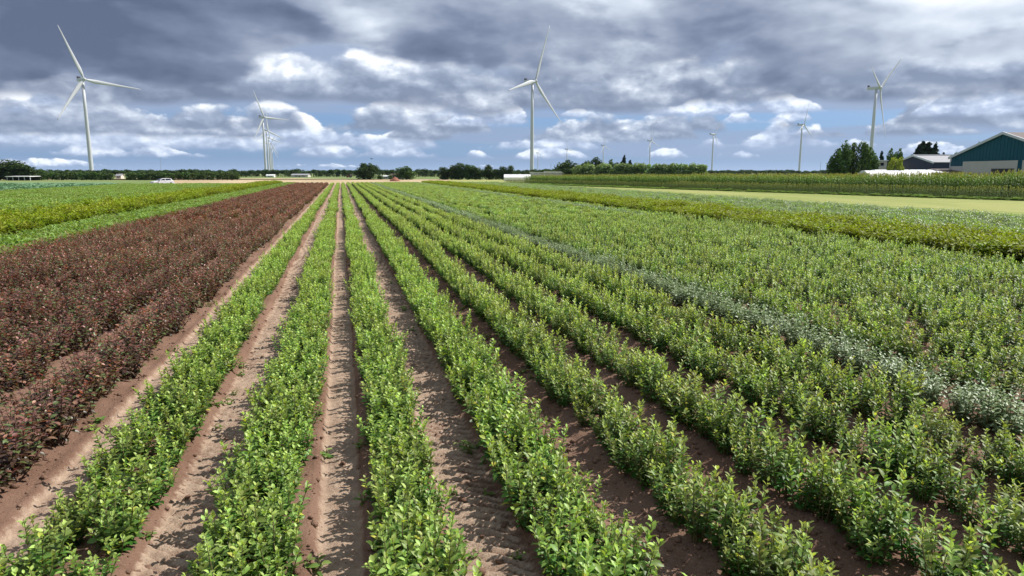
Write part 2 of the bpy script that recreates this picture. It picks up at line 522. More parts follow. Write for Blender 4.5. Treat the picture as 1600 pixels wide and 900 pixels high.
M['conifer'] = leaf_mat('crown_conifer', (0.012, 0.026, 0.014), (0.030, 0.055, 0.024), trans=0.1, rough=0.7, spec=0.2)
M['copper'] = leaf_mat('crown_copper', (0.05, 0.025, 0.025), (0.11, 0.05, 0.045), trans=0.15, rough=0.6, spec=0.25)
M['turbine'] = plain('turbine_white', (0.52, 0.53, 0.55), 0.42, 0.05, 0.05)
M['cooler'] = plain('cooler_dark', (0.03, 0.03, 0.035), 0.6)
M['white'] = plain('white_film', (0.80, 0.80, 0.78), 0.45, 0.08, 0.6)
M['grey_wall'] = plain('grey_wall', (0.36, 0.38, 0.40), 0.7, 0.1, 0.5)
M['grey_roof'] = plain('grey_roof', (0.30, 0.30, 0.31), 0.6, 0.15, 0.8)
M['teal'] = plain('teal_cladding', (0.004, 0.085, 0.122), 0.6, 0.16, 0.7, 0, 0.2)
M['navy'] = plain('navy_cladding', (0.018, 0.026, 0.065), 0.5, 0.12, 0.7)
M['cream'] = plain('cream_wall', (0.56, 0.53, 0.46), 0.75, 0.10, 0.8)
M['brown_roof'] = plain('brown_roof', (0.085, 0.058, 0.050), 0.7, 0.22, 1.2)
M['trim'] = plain('pale_trim', (0.62, 0.65, 0.68), 0.5, 0.06)
M['glass'] = plain('dark_glass', (0.012, 0.015, 0.030), 0.12, 0.05, 1.0, 0, 0.8)
M['skylight'] = plain('skylight', (0.55, 0.50, 0.66), 0.2, 0.05)
M['dark'] = plain('dark_metal', (0.035, 0.035, 0.038), 0.6)
M['rubber'] = plain('rubber', (0.02, 0.02, 0.02), 0.85)
M['car_paint'] = plain('car_white', (0.80, 0.80, 0.79), 0.25, 0.02, 1.0, 0, 0.6)
M['steel'] = plain('steel', (0.45, 0.46, 0.47), 0.4, 0.1, 3.0, 0.6)
M['lamp'] = plain('lamp_lens', (0.7, 0.7, 0.7), 0.15)
M['tail'] = plain('tail_lens', (0.35, 0.02, 0.02), 0.2)
M['red_paint'] = plain('red_paint', (0.36, 0.03, 0.025), 0.4)
M['heap'] = ground_mat('earth_heap', (0.24, 0.10, 0.065), (0.31, 0.14, 0.095), (0.17, 0.075, 0.05), 0.9, 4.0)
M['timber'] = plain('timber', (0.20, 0.15, 0.11), 0.8, 0.2)

# =====================================================================================
# THE SETTING: ground sheets and the ridged soil of the nursery field
# =====================================================================================
T_END = 156.0
ROWS_LOW = [-1.80, -0.64, 0.39, 1.47]            # four rows of low shrubs
ROWS_UP = [2.50, 3.47, 4.43, 5.39]               # four rows of upright shrubs
ROW_SILVER = 6.36
ROWS_BLOCK = [7.36 + 0.93 * i for i in range(11)]     # upright block beyond the silver row
ROWS_GOLD = [17.9 + 0.95 * i for i in range(5)]
ROWS_PALE = [23.2 + 1.0 * i for i in range(12)]
ROWS_PURPLE = [-3.0 - 0.98 * i for i in range(7)]
ROWS_LIME = [-9.65 - 0.85 * i for i in range(3)]
ROWS_GOLD_L = [-12.4 - 0.9 * i for i in range(4)]
ROWS_LIME_L = [-16.4 - 0.95 * i for i in range(25)]
ALL_ROWS = np.array(sorted(ROWS_LOW + ROWS_UP + [ROW_SILVER] + ROWS_BLOCK + ROWS_PURPLE))


def sheet(name, pts, z, mat):
    me = bpy.data.meshes.new(name)
    me.from_pydata([(x, y, z) for x, y in pts], [], [tuple(range(len(pts)))])
    me.materials.append(mat)
    return tag(obj(name, me), kind='structure')


sheet('ground', [(-9000, -300), (9000, -300), (9000, 9000), (-9000, 9000)], -0.12, M['ground'])
sheet('stubble_field', [(-35, 157.5), (24, 157.5), (40, 262), (-62, 268)], -0.104, M['stubble'])
sheet('grass_verge', [(24, 157.0), (52, 157.0), (80, 262), (40.2, 262)], -0.100, M['verge'])
sheet('mown_grass', [(35.4, 12), (90, 12), (90, 110), (52, 157), (35.4, 157)], -0.096, M['mown'])
sheet('cabbage_field', [(-190, 20), (-41.6, 20), (-41.6, 157), (-60, 205), (-190, 235)], -0.108, M['cabbage_soil'])
sheet('far_stubble', [(60, 175), (-20, 330), (-160, 330), (-160, 292), (40, 264), (80, 264)], -0.110, M['stubble'])


def furrows():
    """(centre, half width, kind) of the wheel tracks: lugs = tractor tread, flat = smooth tyre"""
    return [(-2.36, 0.15, 'flat'), (-1.20, 0.24, 'lugs'), (-0.11, 0.17, 'flat'), (0.93, 0.27, 'lugs'),
            (1.99, 0.16, 'soft'), (2.98, 0.15, 'soft'), (4.05, 0.15, 'soft'), (5.0, 0.14, 'soft'), (5.95, 0.14, 'soft')]


def soil_height(S, T):
    d = np.min(np.abs(S[..., None] - ALL_ROWS), axis=-1)
    h = 0.055 * (1 - sstep(0.10, 0.50, d))
    dry = np.full(S.shape, 0.10) + 0.22 * sstep(0.3, 0.5, d)
    wob = (value_noise(T * 0.35, T * 0 + 3.3, 5) - 0.5) * 0.07
    for c, w, kd in furrows():
        u = S - c - wob
        inb = 1 - sstep(w * 0.75, w * 1.25, np.abs(u))
        if kd == 'lugs':
            ph = (T + (u + 0.02) * 0.8) / 0.125 + 0.35 * value_noise(T * 2.0, S * 4, 15)
            bar = 1 - sstep(0.55, 0.90, np.abs((ph % 1.0) - 0.5) * 2)
            clear = 0.55 + 0.45 * value_noise(T * 1.3, S * 5, 9)
            h = h * (1 - inb) + inb * (-0.062 + 0.036 * bar * clear)
            dry = dry * (1 - inb) + inb * (0.38 + 0.48 * bar * clear + 0.25 * (value_noise(T * 0.9, S * 6, 21) - 0.4))
            rim = np.exp(-((np.abs(u) - w * 1.35) / 0.05) ** 2)
            h += 0.022 * rim * (0.4 + 0.6 * value_noise(T * 6, S * 8, 4))
        elif kd == 'flat':
            h = h * (1 - inb) + inb * (-0.05 + 0.006 * np.cos(u / 0.045))
            dry = dry * (1 - inb) + inb * (0.78 + 0.25 * (value_noise(T * 0.8, S * 7, 31) - 0.5))
            rim = np.exp(-((np.abs(u) - w * 1.2) / 0.035) ** 2)
            h += 0.016 * rim
        else:
            h = h * (1 - inb * 0.6) - inb * 0.02
            dry = dry * (1 - inb) + inb * (0.30 + 0.3 * (value_noise(T * 0.9, S * 6, 41) - 0.3))
    h += (value_noise(S * 7, T * 7, 1) - 0.5) * 0.016 + (value_noise(S * 17, T * 17, 2) - 0.5) * 0.011 + (value_noise(S * 1.3, T * 1.3, 3) - 0.5) * 0.03
    clod = np.clip(value_noise(S * 11 + 3, T * 11, 13) - 0.72, 0, 1) * 0.09
    h += clod * (dry < 0.5)
    return h, dry


s_lines = np.concatenate([np.arange(-41.5, -9.0, 2.5), np.arange(-9.0, -4.2, 0.16), np.arange(-4.2, 7.2, 0.033), np.arange(7.2, 18, 0.22), np.arange(18, 35.3, 1.7)])
t_list = [-6.0, -4, -2, -0.5, 1.0, 2.0, 2.6]
while t_list[-1] < T_END: t_list.append(t_list[-1] + max(0.022, t_list[-1] * 0.0056))
t_lines = np.array(t_list)
S, T = np.meshgrid(s_lines, t_lines)
Hh, Dry = soil_height(S, T)
n_s, n_t = len(s_lines), len(t_lines)
ii = (np.arange(n_t - 1)[:, None] * n_s + np.arange(n_s - 1)[None, :]).ravel()
q = np.stack([ii, ii + 1, ii + 1 + n_s, ii + n_s], 1)
tag(obj('nursery_soil', mesh_np('nursery_soil', np.stack([S.ravel(), T.ravel(), Hh.ravel()], 1), q, M['soil'], True, {'dry': Dry.ravel()})), kind='structure')
# =====================================================================================
# PLANTS
# =====================================================================================
def norm(v): return v / (np.linalg.norm(v, axis=-1, keepdims=True) + 1e-9)


def leaf_geo(pos, d, nrm, L, W, droop, fold, simple=False):
    """blades folded along the midrib and bent towards the tip: verts, triangles, vertices per blade"""
    d = norm(d); side = norm(np.cross(d, nrm)); up = norm(np.cross(side, d))
    L = L[:, None]; W = W[:, None]; dr = droop[:, None]
    def at(t, w, lift): return pos + d * L * t - up * (dr * L * t * t) + side * (W * w) + up * (W * lift)
    f = fold[:, None] if isinstance(fold, np.ndarray) else fold
    if simple:
        V = np.stack([at(0, 0, 0), at(.45, -.5, f), at(1, 0, 0), at(.45, .5, f)], 1)
        F = np.array([(0, 1, 2), (0, 2, 3)]); k = 4
    else:
        V = np.stack([at(0, 0, 0), at(.30, -.44, f), at(.32, 0, 0), at(.30, .44, f), at(.66, -.42, f), at(.68, 0, 0), at(.66, .42, f), at(1, 0, 0)], 1)
        F = np.array([(0, 1, 2), (0, 2, 3), (1, 4, 5), (1, 5, 2), (2, 5, 6), (2, 6, 3), (4, 7, 5), (5, 7, 6)]); k = 8
    n = len(pos)
    return V.reshape(-1, 3), (F[None] + (np.arange(n) * k)[:, None, None]).reshape(-1, 3), k


def shrub_arrays(r, n_sh, hmin, hmax, lean, step, L, W, e0, e1, spread, droop=0.25, tip_len=0.6, young=2.2):
    """shoots with leaves spiralling up them"""
    P, D, NR, LL, WW, AG, DR, stems = [], [], [], [], [], [], [], []
    for k in range(n_sh):
        az = 2 * math.pi * (k + r.random()) / n_sh; rad = spread * math.sqrt(r.random())
        base = np.array([rad * 0.45 * math.cos(az), rad * 0.45 * math.sin(az), 0.0])
        H = hmin + (hmax - hmin) * r.random()
        ln = lean * (0.25 + 0.75 * r.random()) * (0.3 if k == 0 else 1)
        hd = np.array([math.cos(az), math.sin(az), 0])
        pts = []
        for q in np.linspace(0, 1, 5):
            a = ln * (1 - 0.45 * q)
            pts.append(base + hd * (rad * 0.5 + H * math.tan(a)) * q + np.array([0, 0, H * q]) + np.array([r.normal(), r.normal(), 0]) * 0.006 * q)
        stems.append(pts)
        n = max(4, int(H / step)); ph = r.random() * 6.28
        for i in range(n):
            q = 0.10 + 0.90 * (i + 0.5 * r.random()) / n
            x = q * 4; j = min(int(x), 3); p = pts[j] + (pts[j + 1] - pts[j]) * (x - j)
            a = ph + i * 2.4 + r.normal() * 0.3
            e = math.radians(e0 + (e1 - e0) * q ** 1.6 + r.normal() * 12)
            d = np.array([math.cos(a) * math.cos(e), math.sin(a) * math.cos(e), math.sin(e)])
            nr = np.array([-math.cos(a) * math.sin(e), -math.sin(a) * math.sin(e), math.cos(e)]) + r.normal(size=3) * 0.28
            ll = L * (0.75 + 0.5 * r.random()) * (1.0 if q < 0.7 else 1 - (1 - tip_len) * (q - 0.7) / 0.3)
            P.append(p); D.append(d); NR.append(nr); LL.append(ll); WW.append(ll * W / L * (0.85 + 0.3 * r.random()))
            AG.append(q ** young * (0.75 + 0.35 * r.random())); DR.append(droop * (0.4 + 1.2 * r.random()) * (1.2 - q * 0.7))  # leaf age; its dark end also paints the shaded inside of the shrub
    return [np.array(a) for a in (P, D, NR, LL, WW, AG, DR)], stems


KINDS = {  # shoots, heights, lean, leaf spacing, leaf length, width, leaf pitch low/high, footprint
    'low': dict(n_sh=11, hmin=0.15, hmax=0.39, lean=0.46, step=0.0140, L=0.056, W=0.033, e0=10, e1=55, spread=0.14, droop=0.30, young=2.6),
    'up': dict(n_sh=9, hmin=0.23, hmax=0.475, lean=0.34, step=0.0150, L=0.062, W=0.029, e0=12, e1=56, spread=0.13, droop=0.22, young=3.3),
    'green_up': dict(n_sh=9, hmin=0.23, hmax=0.475, lean=0.34, step=0.0165, L=0.066, W=0.032, e0=15, e1=60, spread=0.14, droop=0.18, young=3.3),
    'silver': dict(n_sh=9, hmin=0.28, hmax=0.50, lean=0.36, step=0.021, L=0.068, W=0.037, e0=0, e1=45, spread=0.13, droop=0.30, young=1.3),
    'purple': dict(n_sh=9, hmin=0.20, hmax=0.47, lean=0.46, step=0.022, L=0.062, W=0.037, e0=-5, e1=42, spread=0.17, droop=0.40, young=3.0),
    'golden': dict(n_sh=9, hmin=0.35, hmax=0.60, lean=0.55, step=0.030, L=0.080, W=0.052, e0=0, e1=45, spread=0.2, droop=0.4),
    'lime': dict(n_sh=9, hmin=0.30, hmax=0.46, lean=0.5, step=0.032, L=0.095, W=0.050, e0=8, e1=50, spread=0.2, droop=0.3),
    'cabbage': dict(n_sh=6, hmin=0.14, hmax=0.24, lean=0.5, step=0.05, L=0.26, W=0.17, e0=10, e1=60, spread=0.2, droop=0.35),
}
STEM_OF = {'purple': 'stem_purple'}


def stem_mesh(name, stems, mat):
    b = MB()
    for pts in stems: b.tube(pts[:4] + [pts[4]], [0.006, 0.005, 0.004, 0.003, 0.0015], 4, False)
    return b.mesh(name, mat, False, False)


def foliage_mesh(name, arr, mat, r, simple=False, grow=1.0):
    P, D, NR, LL, WW, AG, DR = arr
    V, F, k = leaf_geo(P, D, NR, LL * grow, WW * grow, DR, 0.16, simple)
    return mesh_np(name, V, F, mat, False, {'age': np.repeat(AG, k), 'var': np.repeat(r.random(len(P)), k)})


PLANT_MESH, PLANT_COLL, CLUMP_COLL = {}, {}, {}
for kd, kw in KINDS.items():
    r = np.random.default_rng(sum(map(ord, kd)))
    PLANT_MESH[kd] = []
    pc = bpy.data.collections.new('source_' + kd); cc = bpy.data.collections.new('clump_source_' + kd)
    PLANT_COLL[kd], CLUMP_COLL[kd] = pc, cc
    for v in range(7):
        arr, stems = shrub_arrays(r, **kw)
        fm = foliage_mesh('foliage_' + kd, arr, M[kd], r)
        sm = stem_mesh('stem_' + kd, stems, M[STEM_OF.get(kd, 'stem')])
        PLANT_MESH[kd].append((sm, fm))
        pc.objects.link(bpy.data.objects.new('source_%s_%02d' % (kd, v), fm))
    for v in range(5):     # a metre of a double row, for the far stretch
        parts = []
        for q in range(7):
            arr, _ = shrub_arrays(r, **dict(kw, step=kw['step'] * 2.3))
            off = np.array([r.normal() * 0.07, -0.5 + (q + 0.5) / 7 + r.normal() * 0.05, 0])
            arr[0] = arr[0] + off; parts.append(arr)
        arr = [np.concatenate([p[i] for p in parts]) for i in range(7)]
        fm = foliage_mesh('clump_foliage_' + kd, arr, M[kd], r, True, 1.65)
        cc.objects.link(bpy.data.objects.new('clump_%s_%02d' % (kd, v), fm))


def scatter(name, pts, coll, label, cat, nvar):
    """one object whose points carry copies of the plants of a collection: pts rows are x, y, z, rotation, scale, height scale"""
    pts = np.asarray(pts, np.float32)
    me = bpy.data.meshes.new(name)
    me.vertices.add(len(pts)); me.vertices.foreach_set('co', np.ascontiguousarray(pts[:, :3]).ravel())
    rot = np.zeros((len(pts), 3), np.float32); rot[:, 2] = pts[:, 3]
    rot[:, :2] = rng.normal(0, 0.06, (len(pts), 2))
    me.attributes.new('turn', 'FLOAT_VECTOR', 'POINT').data.foreach_set('vector', rot.ravel())
    sc = np.stack([pts[:, 4], pts[:, 4], pts[:, 4] * pts[:, 5]], 1)
    me.attributes.new('size', 'FLOAT_VECTOR', 'POINT').data.foreach_set('vector', sc.ravel().astype(np.float32))
    me.attributes.new('pick', 'INT', 'POINT').data.foreach_set('value', rng.integers(0, nvar, len(pts)).astype(np.int32))
    o = tag(obj(name, me), label, cat, None, 'stuff')
    g = bpy.data.node_groups.new('scatter_' + name, 'GeometryNodeTree')
    g.interface.new_socket('Geometry', in_out='INPUT', socket_type='NodeSocketGeometry')
    g.interface.new_socket('Geometry', in_out='OUTPUT', socket_type='NodeSocketGeometry')
    gi, go = g.nodes.new('NodeGroupInput'), g.nodes.new('NodeGroupOutput')
    ci = g.nodes.new('GeometryNodeCollectionInfo'); ci.inputs[0].default_value = coll
    ci.inputs['Separate Children'].default_value = True; ci.inputs['Reset Children'].default_value = True
    ip = g.nodes.new('GeometryNodeInstanceOnPoints'); ip.inputs['Pick Instance'].default_value = True
    def na(n, ty):
        a = g.nodes.new('GeometryNodeInputNamedAttribute'); a.data_type = ty; a.inputs[0].default_value = n
        return a.outputs[0]
    g.links.new(gi.outputs[0], ip.inputs['Points']); g.links.new(ci.outputs[0], ip.inputs['Instance'])
    g.links.new(na('turn', 'FLOAT_VECTOR'), ip.inputs['Rotation']); g.links.new(na('size', 'FLOAT_VECTOR'), ip.inputs['Scale'])
    g.links.new(na('pick', 'INT'), ip.inputs['Instance Index'])
    g.links.new(ip.outputs[0], go.inputs[0])
    md = o.modifiers.new('scatter', 'NODES'); md.node_group = g
    return o


def near_view(x, y, z=0.3, side=420, low=1500):
    px, py, zc = project(x, y, z)
    return (zc > 0.8) & (px > -side) & (px < 1600 + side) & (py < low)


def row_points(s0, t0, t1, gap, off, jit, smin=0.85, smax=1.15, skip=0.0, hs=1.0):
    """a double row of plants"""
    out = []
    for o in off:
        t = np.arange(t0 + rng.random() * gap, t1, gap)
        n = len(t)
        wob = (value_noise(t * 0.22, t * 0 + s0 * 7.1, 77) - 0.5) * 0.16
        p = np.stack([s0 + o + wob + rng.normal(0, jit, n), t + rng.normal(0, jit, n), np.zeros(n), rng.random(n) * 6.283,
                      smin + (smax - smin) * rng.random(n), hs * (0.88 + 0.24 * value_noise(t * 0.5, t * 0 + s0, 8))], 1)
        out.append(p[rng.random(n) > skip])
    p = np.concatenate(out)
    h, _ = soil_height(p[:, 0], p[:, 1]); p[:, 2] = h - 0.01
    return p


def clump_row(s0, t0, t1, gap=0.8, hs=1.0, jit=0.05, smin=0.9, smax=1.12, z=0.02):
    t = np.arange(t0, t1, gap); n = len(t)
    flip = (rng.random(n) < 0.5) * math.pi
    return np.stack([s0 + rng.normal(0, jit, n), t + rng.normal(0, 0.1, n), np.full(n, z), flip + rng.normal(0, 0.12, n),
                     smin + (smax - smin) * rng.random(n), hs * (0.9 + 0.2 * rng.random(n))], 1)


def plant_individuals(kd, name, pts, label_of, cat, group):
    """every row of pts becomes a plant of its own: an Empty with a stem and foliage"""
    for p in pts:
        sm, fm = PLANT_MESH[kd][rng.integers(0, len(PLANT_MESH[kd]))]
        root = bpy.data.objects.new(name, None)
        root.location = p[:3]; root.rotation_euler = (rng.normal(0, .05), rng.normal(0, .05), p[3])
        root.scale = (p[4], p[4], p[4] * p[5]); root.empty_display_size = 0.1
        root['label'] = label_of(p); root['category'] = cat; root['group'] = group
        col.objects.link(root)
        for pn, me in (('stem', sm), ('foliage', fm)):
            c = bpy.data.objects.new(pn, me); c.parent = root; col.objects.link(c)


def split_near(pts, n, zmid=0.25):
    """the n plants that show largest in the picture, and the rest"""
    px, py, zc = project(pts[:, 0], pts[:, 1], pts[:, 2] + zmid)
    seen = (px > 2) & (px < 1598) & (py < 895) & (zc > 0.8)
    order = np.argsort(np.where(seen, zc, 1e6))
    k = min(n, int(seen.sum()))
    return pts[order[:k]], pts[order[k:]]


T_NEAR = 34.0
ORD = ['first', 'second', 'third', 'fourth', 'fifth', 'sixth', 'seventh']

# --- four rows of low bright green shrubs
pts, far = [], []
for i, s0 in enumerate(ROWS_LOW):
    hs = [0.92, 0.92, 0.98, 1.12][i]
    pts.append(row_points(s0, 1.2, T_NEAR, 0.185, [(-0.15, 0.15), (-0.14, 0.14), (-0.115, 0.115), (-0.145, 0.145)][i], 0.035, 0.80, 1.22, 0.04, hs))
    far.append(clump_row(s0, T_NEAR + 0.4, T_END, 0.72, hs))
pts = np.concatenate(pts); pts = pts[near_view(pts[:, 0], pts[:, 1])]
one, rest = split_near(pts, 300)
NTH = ['nearest', 'second nearest', 'third nearest', 'fourth nearest', 'fifth nearest', 'sixth nearest', 'seventh nearest', 'eighth nearest']


def numbered(pts, rows, names, what):
    """labels by row, by line within the double row, and by order from the camera for the first few"""
    rows = np.array(rows); out = {}; cnt = {}
    for i in np.argsort(pts[:, 1]):
        j = int(np.argmin(np.abs(rows - pts[i, 0]))); side = 'left' if pts[i, 0] < rows[j] else 'right'
        k = cnt.get((j, side), 0); cnt[(j, side)] = k + 1
        tail = '%s side of %s' % (side, names[j])
        out[tuple(pts[i, :2])] = (NTH[k] + ' ' + what + ' ' + tail) if k < len(NTH) else (what + ' farther back ' + tail)
    return lambda p: out[tuple(p[:2])]


LOWN = ['row along purple block', 'second green row from purple block', 'third green row from purple block', 'fourth green row from purple block']
plant_individuals('low', 'nursery_shrub', one, numbered(one, ROWS_LOW, LOWN, 'low green shrub'), 'shrub', 'near low green shrubs in the four middle rows')
scatter('low_shrub_rows', rest, PLANT_COLL['low'], 'middle stretch of the four low bright green shrub rows', 'shrubs', 7)
scatter('far_low_shrub_rows', np.concatenate(far), CLUMP_COLL['low'], 'far end of the four low bright green shrub rows', 'shrubs', 5)

# --- upright shrubs: four rows, then the block beyond the silver row
pts, far = [], []
for i, s0 in enumerate(ROWS_UP + ROWS_BLOCK):
    blk = i >= 4
    pts.append(row_points(s0, 1.2, T_NEAR, 0.21, (-0.105, 0.105) if not blk else (-0.12, 0.12), 0.035 if not blk else 0.06, 0.72, 1.22, 0.05 if not blk else 0.14, 1.0 if not blk else 0.95))
    far.append(clump_row(s0, T_NEAR + 0.4, T_END, 0.74, 1.0 if not blk else 0.92, 0.04 if not blk else 0.10))
pts = np.concatenate(pts); pts = pts[near_view(pts[:, 0], pts[:, 1])]
one, rest = split_near(pts, 300)
UPN = ['first upright row right of low rows', 'second upright row right of low rows', 'third upright row right of low rows', 'upright row before silvery row'] \
    + ['%s row beyond the silvery row' % ORD[i] if i < 7 else 'green block beyond the silvery row' for i in range(len(ROWS_BLOCK))]
plant_individuals('up', 'upright_shrub', one, numbered(one, ROWS_UP + ROWS_BLOCK, UPN, 'upright shrub'), 'shrub', 'near upright green shrubs on the right')
blk = rest[:, 0] > 7
scatter('upright_shrub_rows', rest[~blk], PLANT_COLL['up'], 'middle stretch of the four upright yellow-tipped shrub rows', 'shrubs', 7)
mixed = rest[blk]; pickg = rng.random(len(mixed)) < 0.55
scatter('upright_shrub_block', mixed[pickg], PLANT_COLL['up'], 'yellow-tipped shrubs of the wide green block beyond the silvery row', 'shrubs', 7)
scatter('green_shrub_block', mixed[~pickg], PLANT_COLL['green_up'], 'plain green shrubs of the wide block beyond the silvery row', 'shrubs', 7)
far4 = np.concatenate(far[:4]); farb = np.concatenate(far[4:]); farb = farb[near_view(farb[:, 0], farb[:, 1])]
blue_row = np.abs(farb[:, 0] - 15.7) < 0.6
scatter('far_upright_shrub_rows', far4, CLUMP_COLL['up'], 'far end of the four upright yellow-tipped shrub rows', 'shrubs', 5)
pickg = rng.random(len(farb)) < 0.5
scatter('far_shrub_block', farb[pickg & ~blue_row], CLUMP_COLL['up'], 'far yellow-tipped shrubs of the wide green block', 'shrubs', 5)
scatter('far_green_shrub_block', farb[~pickg & ~blue_row], CLUMP_COLL['green_up'], 'far plain green shrubs of the wide green block', 'shrubs', 5)
scatter('far_silvery_row', farb[blue_row], CLUMP_COLL['silver'], 'bluish shrub row near the far edge of the wide green block', 'shrubs', 5)

# --- the silvery row
pts = row_points(ROW_SILVER, 1.2, T_NEAR, 0.20, (-0.10, 0.10), 0.05, 0.75, 1.1, 0.08, 0.92)
pts = pts[near_view(pts[:, 0], pts[:, 1])]
one, rest = split_near(pts, 300)
plant_individuals('silver', 'silvery_shrub', one, numbered(one, [ROW_SILVER], ['single pale row'], 'silvery shrub'), 'shrub', 'near shrubs of the silvery row')
if len(rest): scatter('silvery_shrub_row', rest, PLANT_COLL['silver'], 'middle stretch of the single silvery shrub row', 'shrubs', 7)
scatter('far_silvery_shrub_row', clump_row(ROW_SILVER, T_NEAR + 0.4, T_END, 0.8, 0.95), CLUMP_COLL['silver'], 'far end of the single silvery shrub row', 'shrubs', 5)

# --- the purple block
pts, far = [], []
for i, s0 in enumerate(ROWS_PURPLE):
    pts.append(row_points(s0, 2.0, T_NEAR, 0.205, (-0.145, 0.145), 0.055, 0.78, 1.24, 0.06, 1.0))
    far.append(clump_row(s0, T_NEAR + 0.4, T_END - 1, 0.74, 1.0, 0.09))
pts = np.concatenate(pts); pts = pts[near_view(pts[:, 0], pts[:, 1])]
one, rest = split_near(pts, 300)
PN = ['edge row of the purple block'] + ['%s row of the purple block' % ORD[i] for i in range(1, 7)]
plant_individuals('purple', 'purple_shrub', one, numbered(one, ROWS_PURPLE, PN, 'purple-leaved shrub'), 'shrub', 'near shrubs of the purple block')
scatter('purple_shrub_block', rest, PLANT_COLL['purple'], 'middle stretch of the purple shrub block', 'shrubs', 7)
far = np.concatenate(far)
scatter('far_purple_shrub_block', far[near_view(far[:, 0], far[:, 1])], CLUMP_COLL['purple'], 'far end of the purple shrub block', 'shrubs', 5)

# --- strips to either side
def strip(name, kd, rows, t0, t1, gap, hs, label, jit=0.12, sc=(0.9, 1.15)):
    p = np.concatenate([clump_row(s0, t0 + rng.random() * gap, t1, gap, hs, jit, *sc) for s0 in rows])
    p = p[near_view(p[:, 0], p[:, 1], side=300)]
    return scatter(name, p, CLUMP_COLL[kd], label, 'shrubs', 5)
strip('golden_shrub_strip', 'golden', ROWS_GOLD, 4, T_END, 0.85, 1.05, 'dense yellow-green shrub strip right of the wide green block', 0.14, (0.95, 1.35))
strip('pale_shrub_strip', 'silver', ROWS_PALE[1::2], 4, T_END, 0.9, 0.92, 'silvery shrubs of the pale strip beside the mown grass', 0.2)
strip('pale_green_shrub_strip', 'green_up', ROWS_PALE[0::2], 4, T_END, 0.9, 0.92, 'pale green shrubs of the strip beside the mown grass', 0.2)
strip('lime_shrub_strip', 'lime', ROWS_LIME, 4, T_END, 0.75, 1.0, 'light green shrub strip along the left side of the purple block', 0.12)
strip('golden_shrub_hedge', 'golden', ROWS_GOLD_L, 4, T_END, 0.95, 1.15, 'yellow-green shrub strip with dark gaps in the left field', 0.2, (0.9, 1.45))
strip('lime_shrub_field', 'lime', ROWS_LIME_L, 20, 146, 1.05, 0.85, 'wide light green shrub field on the far left', 0.2, (1.0, 1.4))
cab = []
for s0 in np.arange(-43, -150, -1.9):
    cab.append(clump_row(s0, 40, 157 + (abs(s0) - 42) * 0.45, 1.9, 0.6, 0.3, 1.2, 1.7, -0.1))
cab = np.concatenate(cab); cab = cab[near_view(cab[:, 0], cab[:, 1], side=120)]
scatter('cabbage_crop', cab, CLUMP_COLL['cabbage'], 'blue-green leafy crop in the far left field', 'crop', 5)

# --- maize and the lower grass strip in front of it
def blade_strip(pts, w):
    """a ribbon leaf through pts, widths w"""
    vs, fs = [], []
    for i, p in enumerate(pts):
        d = pts[min(i + 1, len(pts) - 1)] - pts[max(i - 1, 0)]
        s_ = np.cross(d, (0, 0, 1)); s_ /= np.linalg.norm(s_) + 1e-9
        vs += [p - s_ * w[i], p + s_ * w[i]]
    for i in range(len(pts) - 1):
        fs += [(2 * i, 2 * i + 1, 2 * i + 3), (2 * i, 2 * i + 3, 2 * i + 2)]
    return vs, fs


def tall_plant(r, H, n_leaf, ll, wid, tassel):
    V, F, A, MI = [], [], [], []
    def put(vs, fs, age_tone, mi):
        n = len(V); V.extend(vs); F.extend([tuple(i + n for i in f) for f in fs]); A.extend([age_tone] * len(vs)); MI.extend([mi] * len(fs))
    b = MB().tube([(0, 0, 0), (0.01, 0, H * 0.5), (0.02, 0.01, H * 0.95)], [0.016, 0.012, 0.006], 4, False)
    put([np.array(p) for p in b.v], [f for q4 in b.f for f in ((q4[0], q4[1], q4[2]), (q4[0], q4[2], q4[3]))], 0.4, 0)
    for i in range(n_leaf):
        q = 0.08 + 0.84 * i / n_leaf
        a = i * math.pi + r.normal() * 0.5; L = ll * (0.7 + 0.5 * r.random()) * (1.0 - 0.45 * q)
        e = math.radians(50 + 15 * q + r.normal() * 8)
        pts = []
        for x in np.linspace(0, 1, 5):
            pts.append(np.array([math.cos(a) * L * x * math.cos(e), math.sin(a) * L * x * math.cos(e), H * q + L * (x * math.sin(e) - 0.75 * x * x)]))
        vs, fs = blade_strip(pts, [wid * k for k in (0.5, 1, 0.9, 0.6, 0.05)])
        put(vs, fs, q * q, 0)  # lower leaves darker: shade low in the crop put into the colour
    for i in range(tassel):
        a = r.random() * 6.28; e = 0.25 + 0.5 * r.random() if i else 0.05
        p0 = np.array([0.02, 0.01, H * 0.93]); d = np.array([math.cos(a) * math.sin(e), math.sin(a) * math.sin(e), math.cos(e)])
        vs, fs = blade_strip([p0, p0 + d * 0.16 * H / 2.4, p0 + d * 0.3 * H / 2.4], [0.016, 0.018, 0.006])
        put(vs, fs, 0.5, 1)
    return np.array(V), np.array(F), np.array(A), np.array(MI)


def tall_coll(name, m0, m1, n, **kw):
    c = bpy.data.collections.new('source_' + name); r = np.random.default_rng(11)
    for v in range(n):
        V, F, A, MI = tall_plant(r, **kw)
        me = mesh_np(name, V, F, m0, False, {'age': A, 'var': np.repeat(r.random(len(V) // 2 + 1), 2)[:len(V)]})
        me.materials.append(m1); me.polygons.foreach_set('material_index', MI.astype(np.int32))
        c.objects.link(bpy.data.objects.new('source_%s_%02d' % (name, v), me))
    return c


maize_coll = tall_coll('maize', M['maize'], M['tassel'], 6, H=2.35, n_leaf=12, ll=0.95, wid=0.055, tassel=3)
sorg_coll = tall_coll('sorghum', M['sorghum'], M['tassel'], 6, H=1.05, n_leaf=9, ll=0.5, wid=0.022, tassel=2)
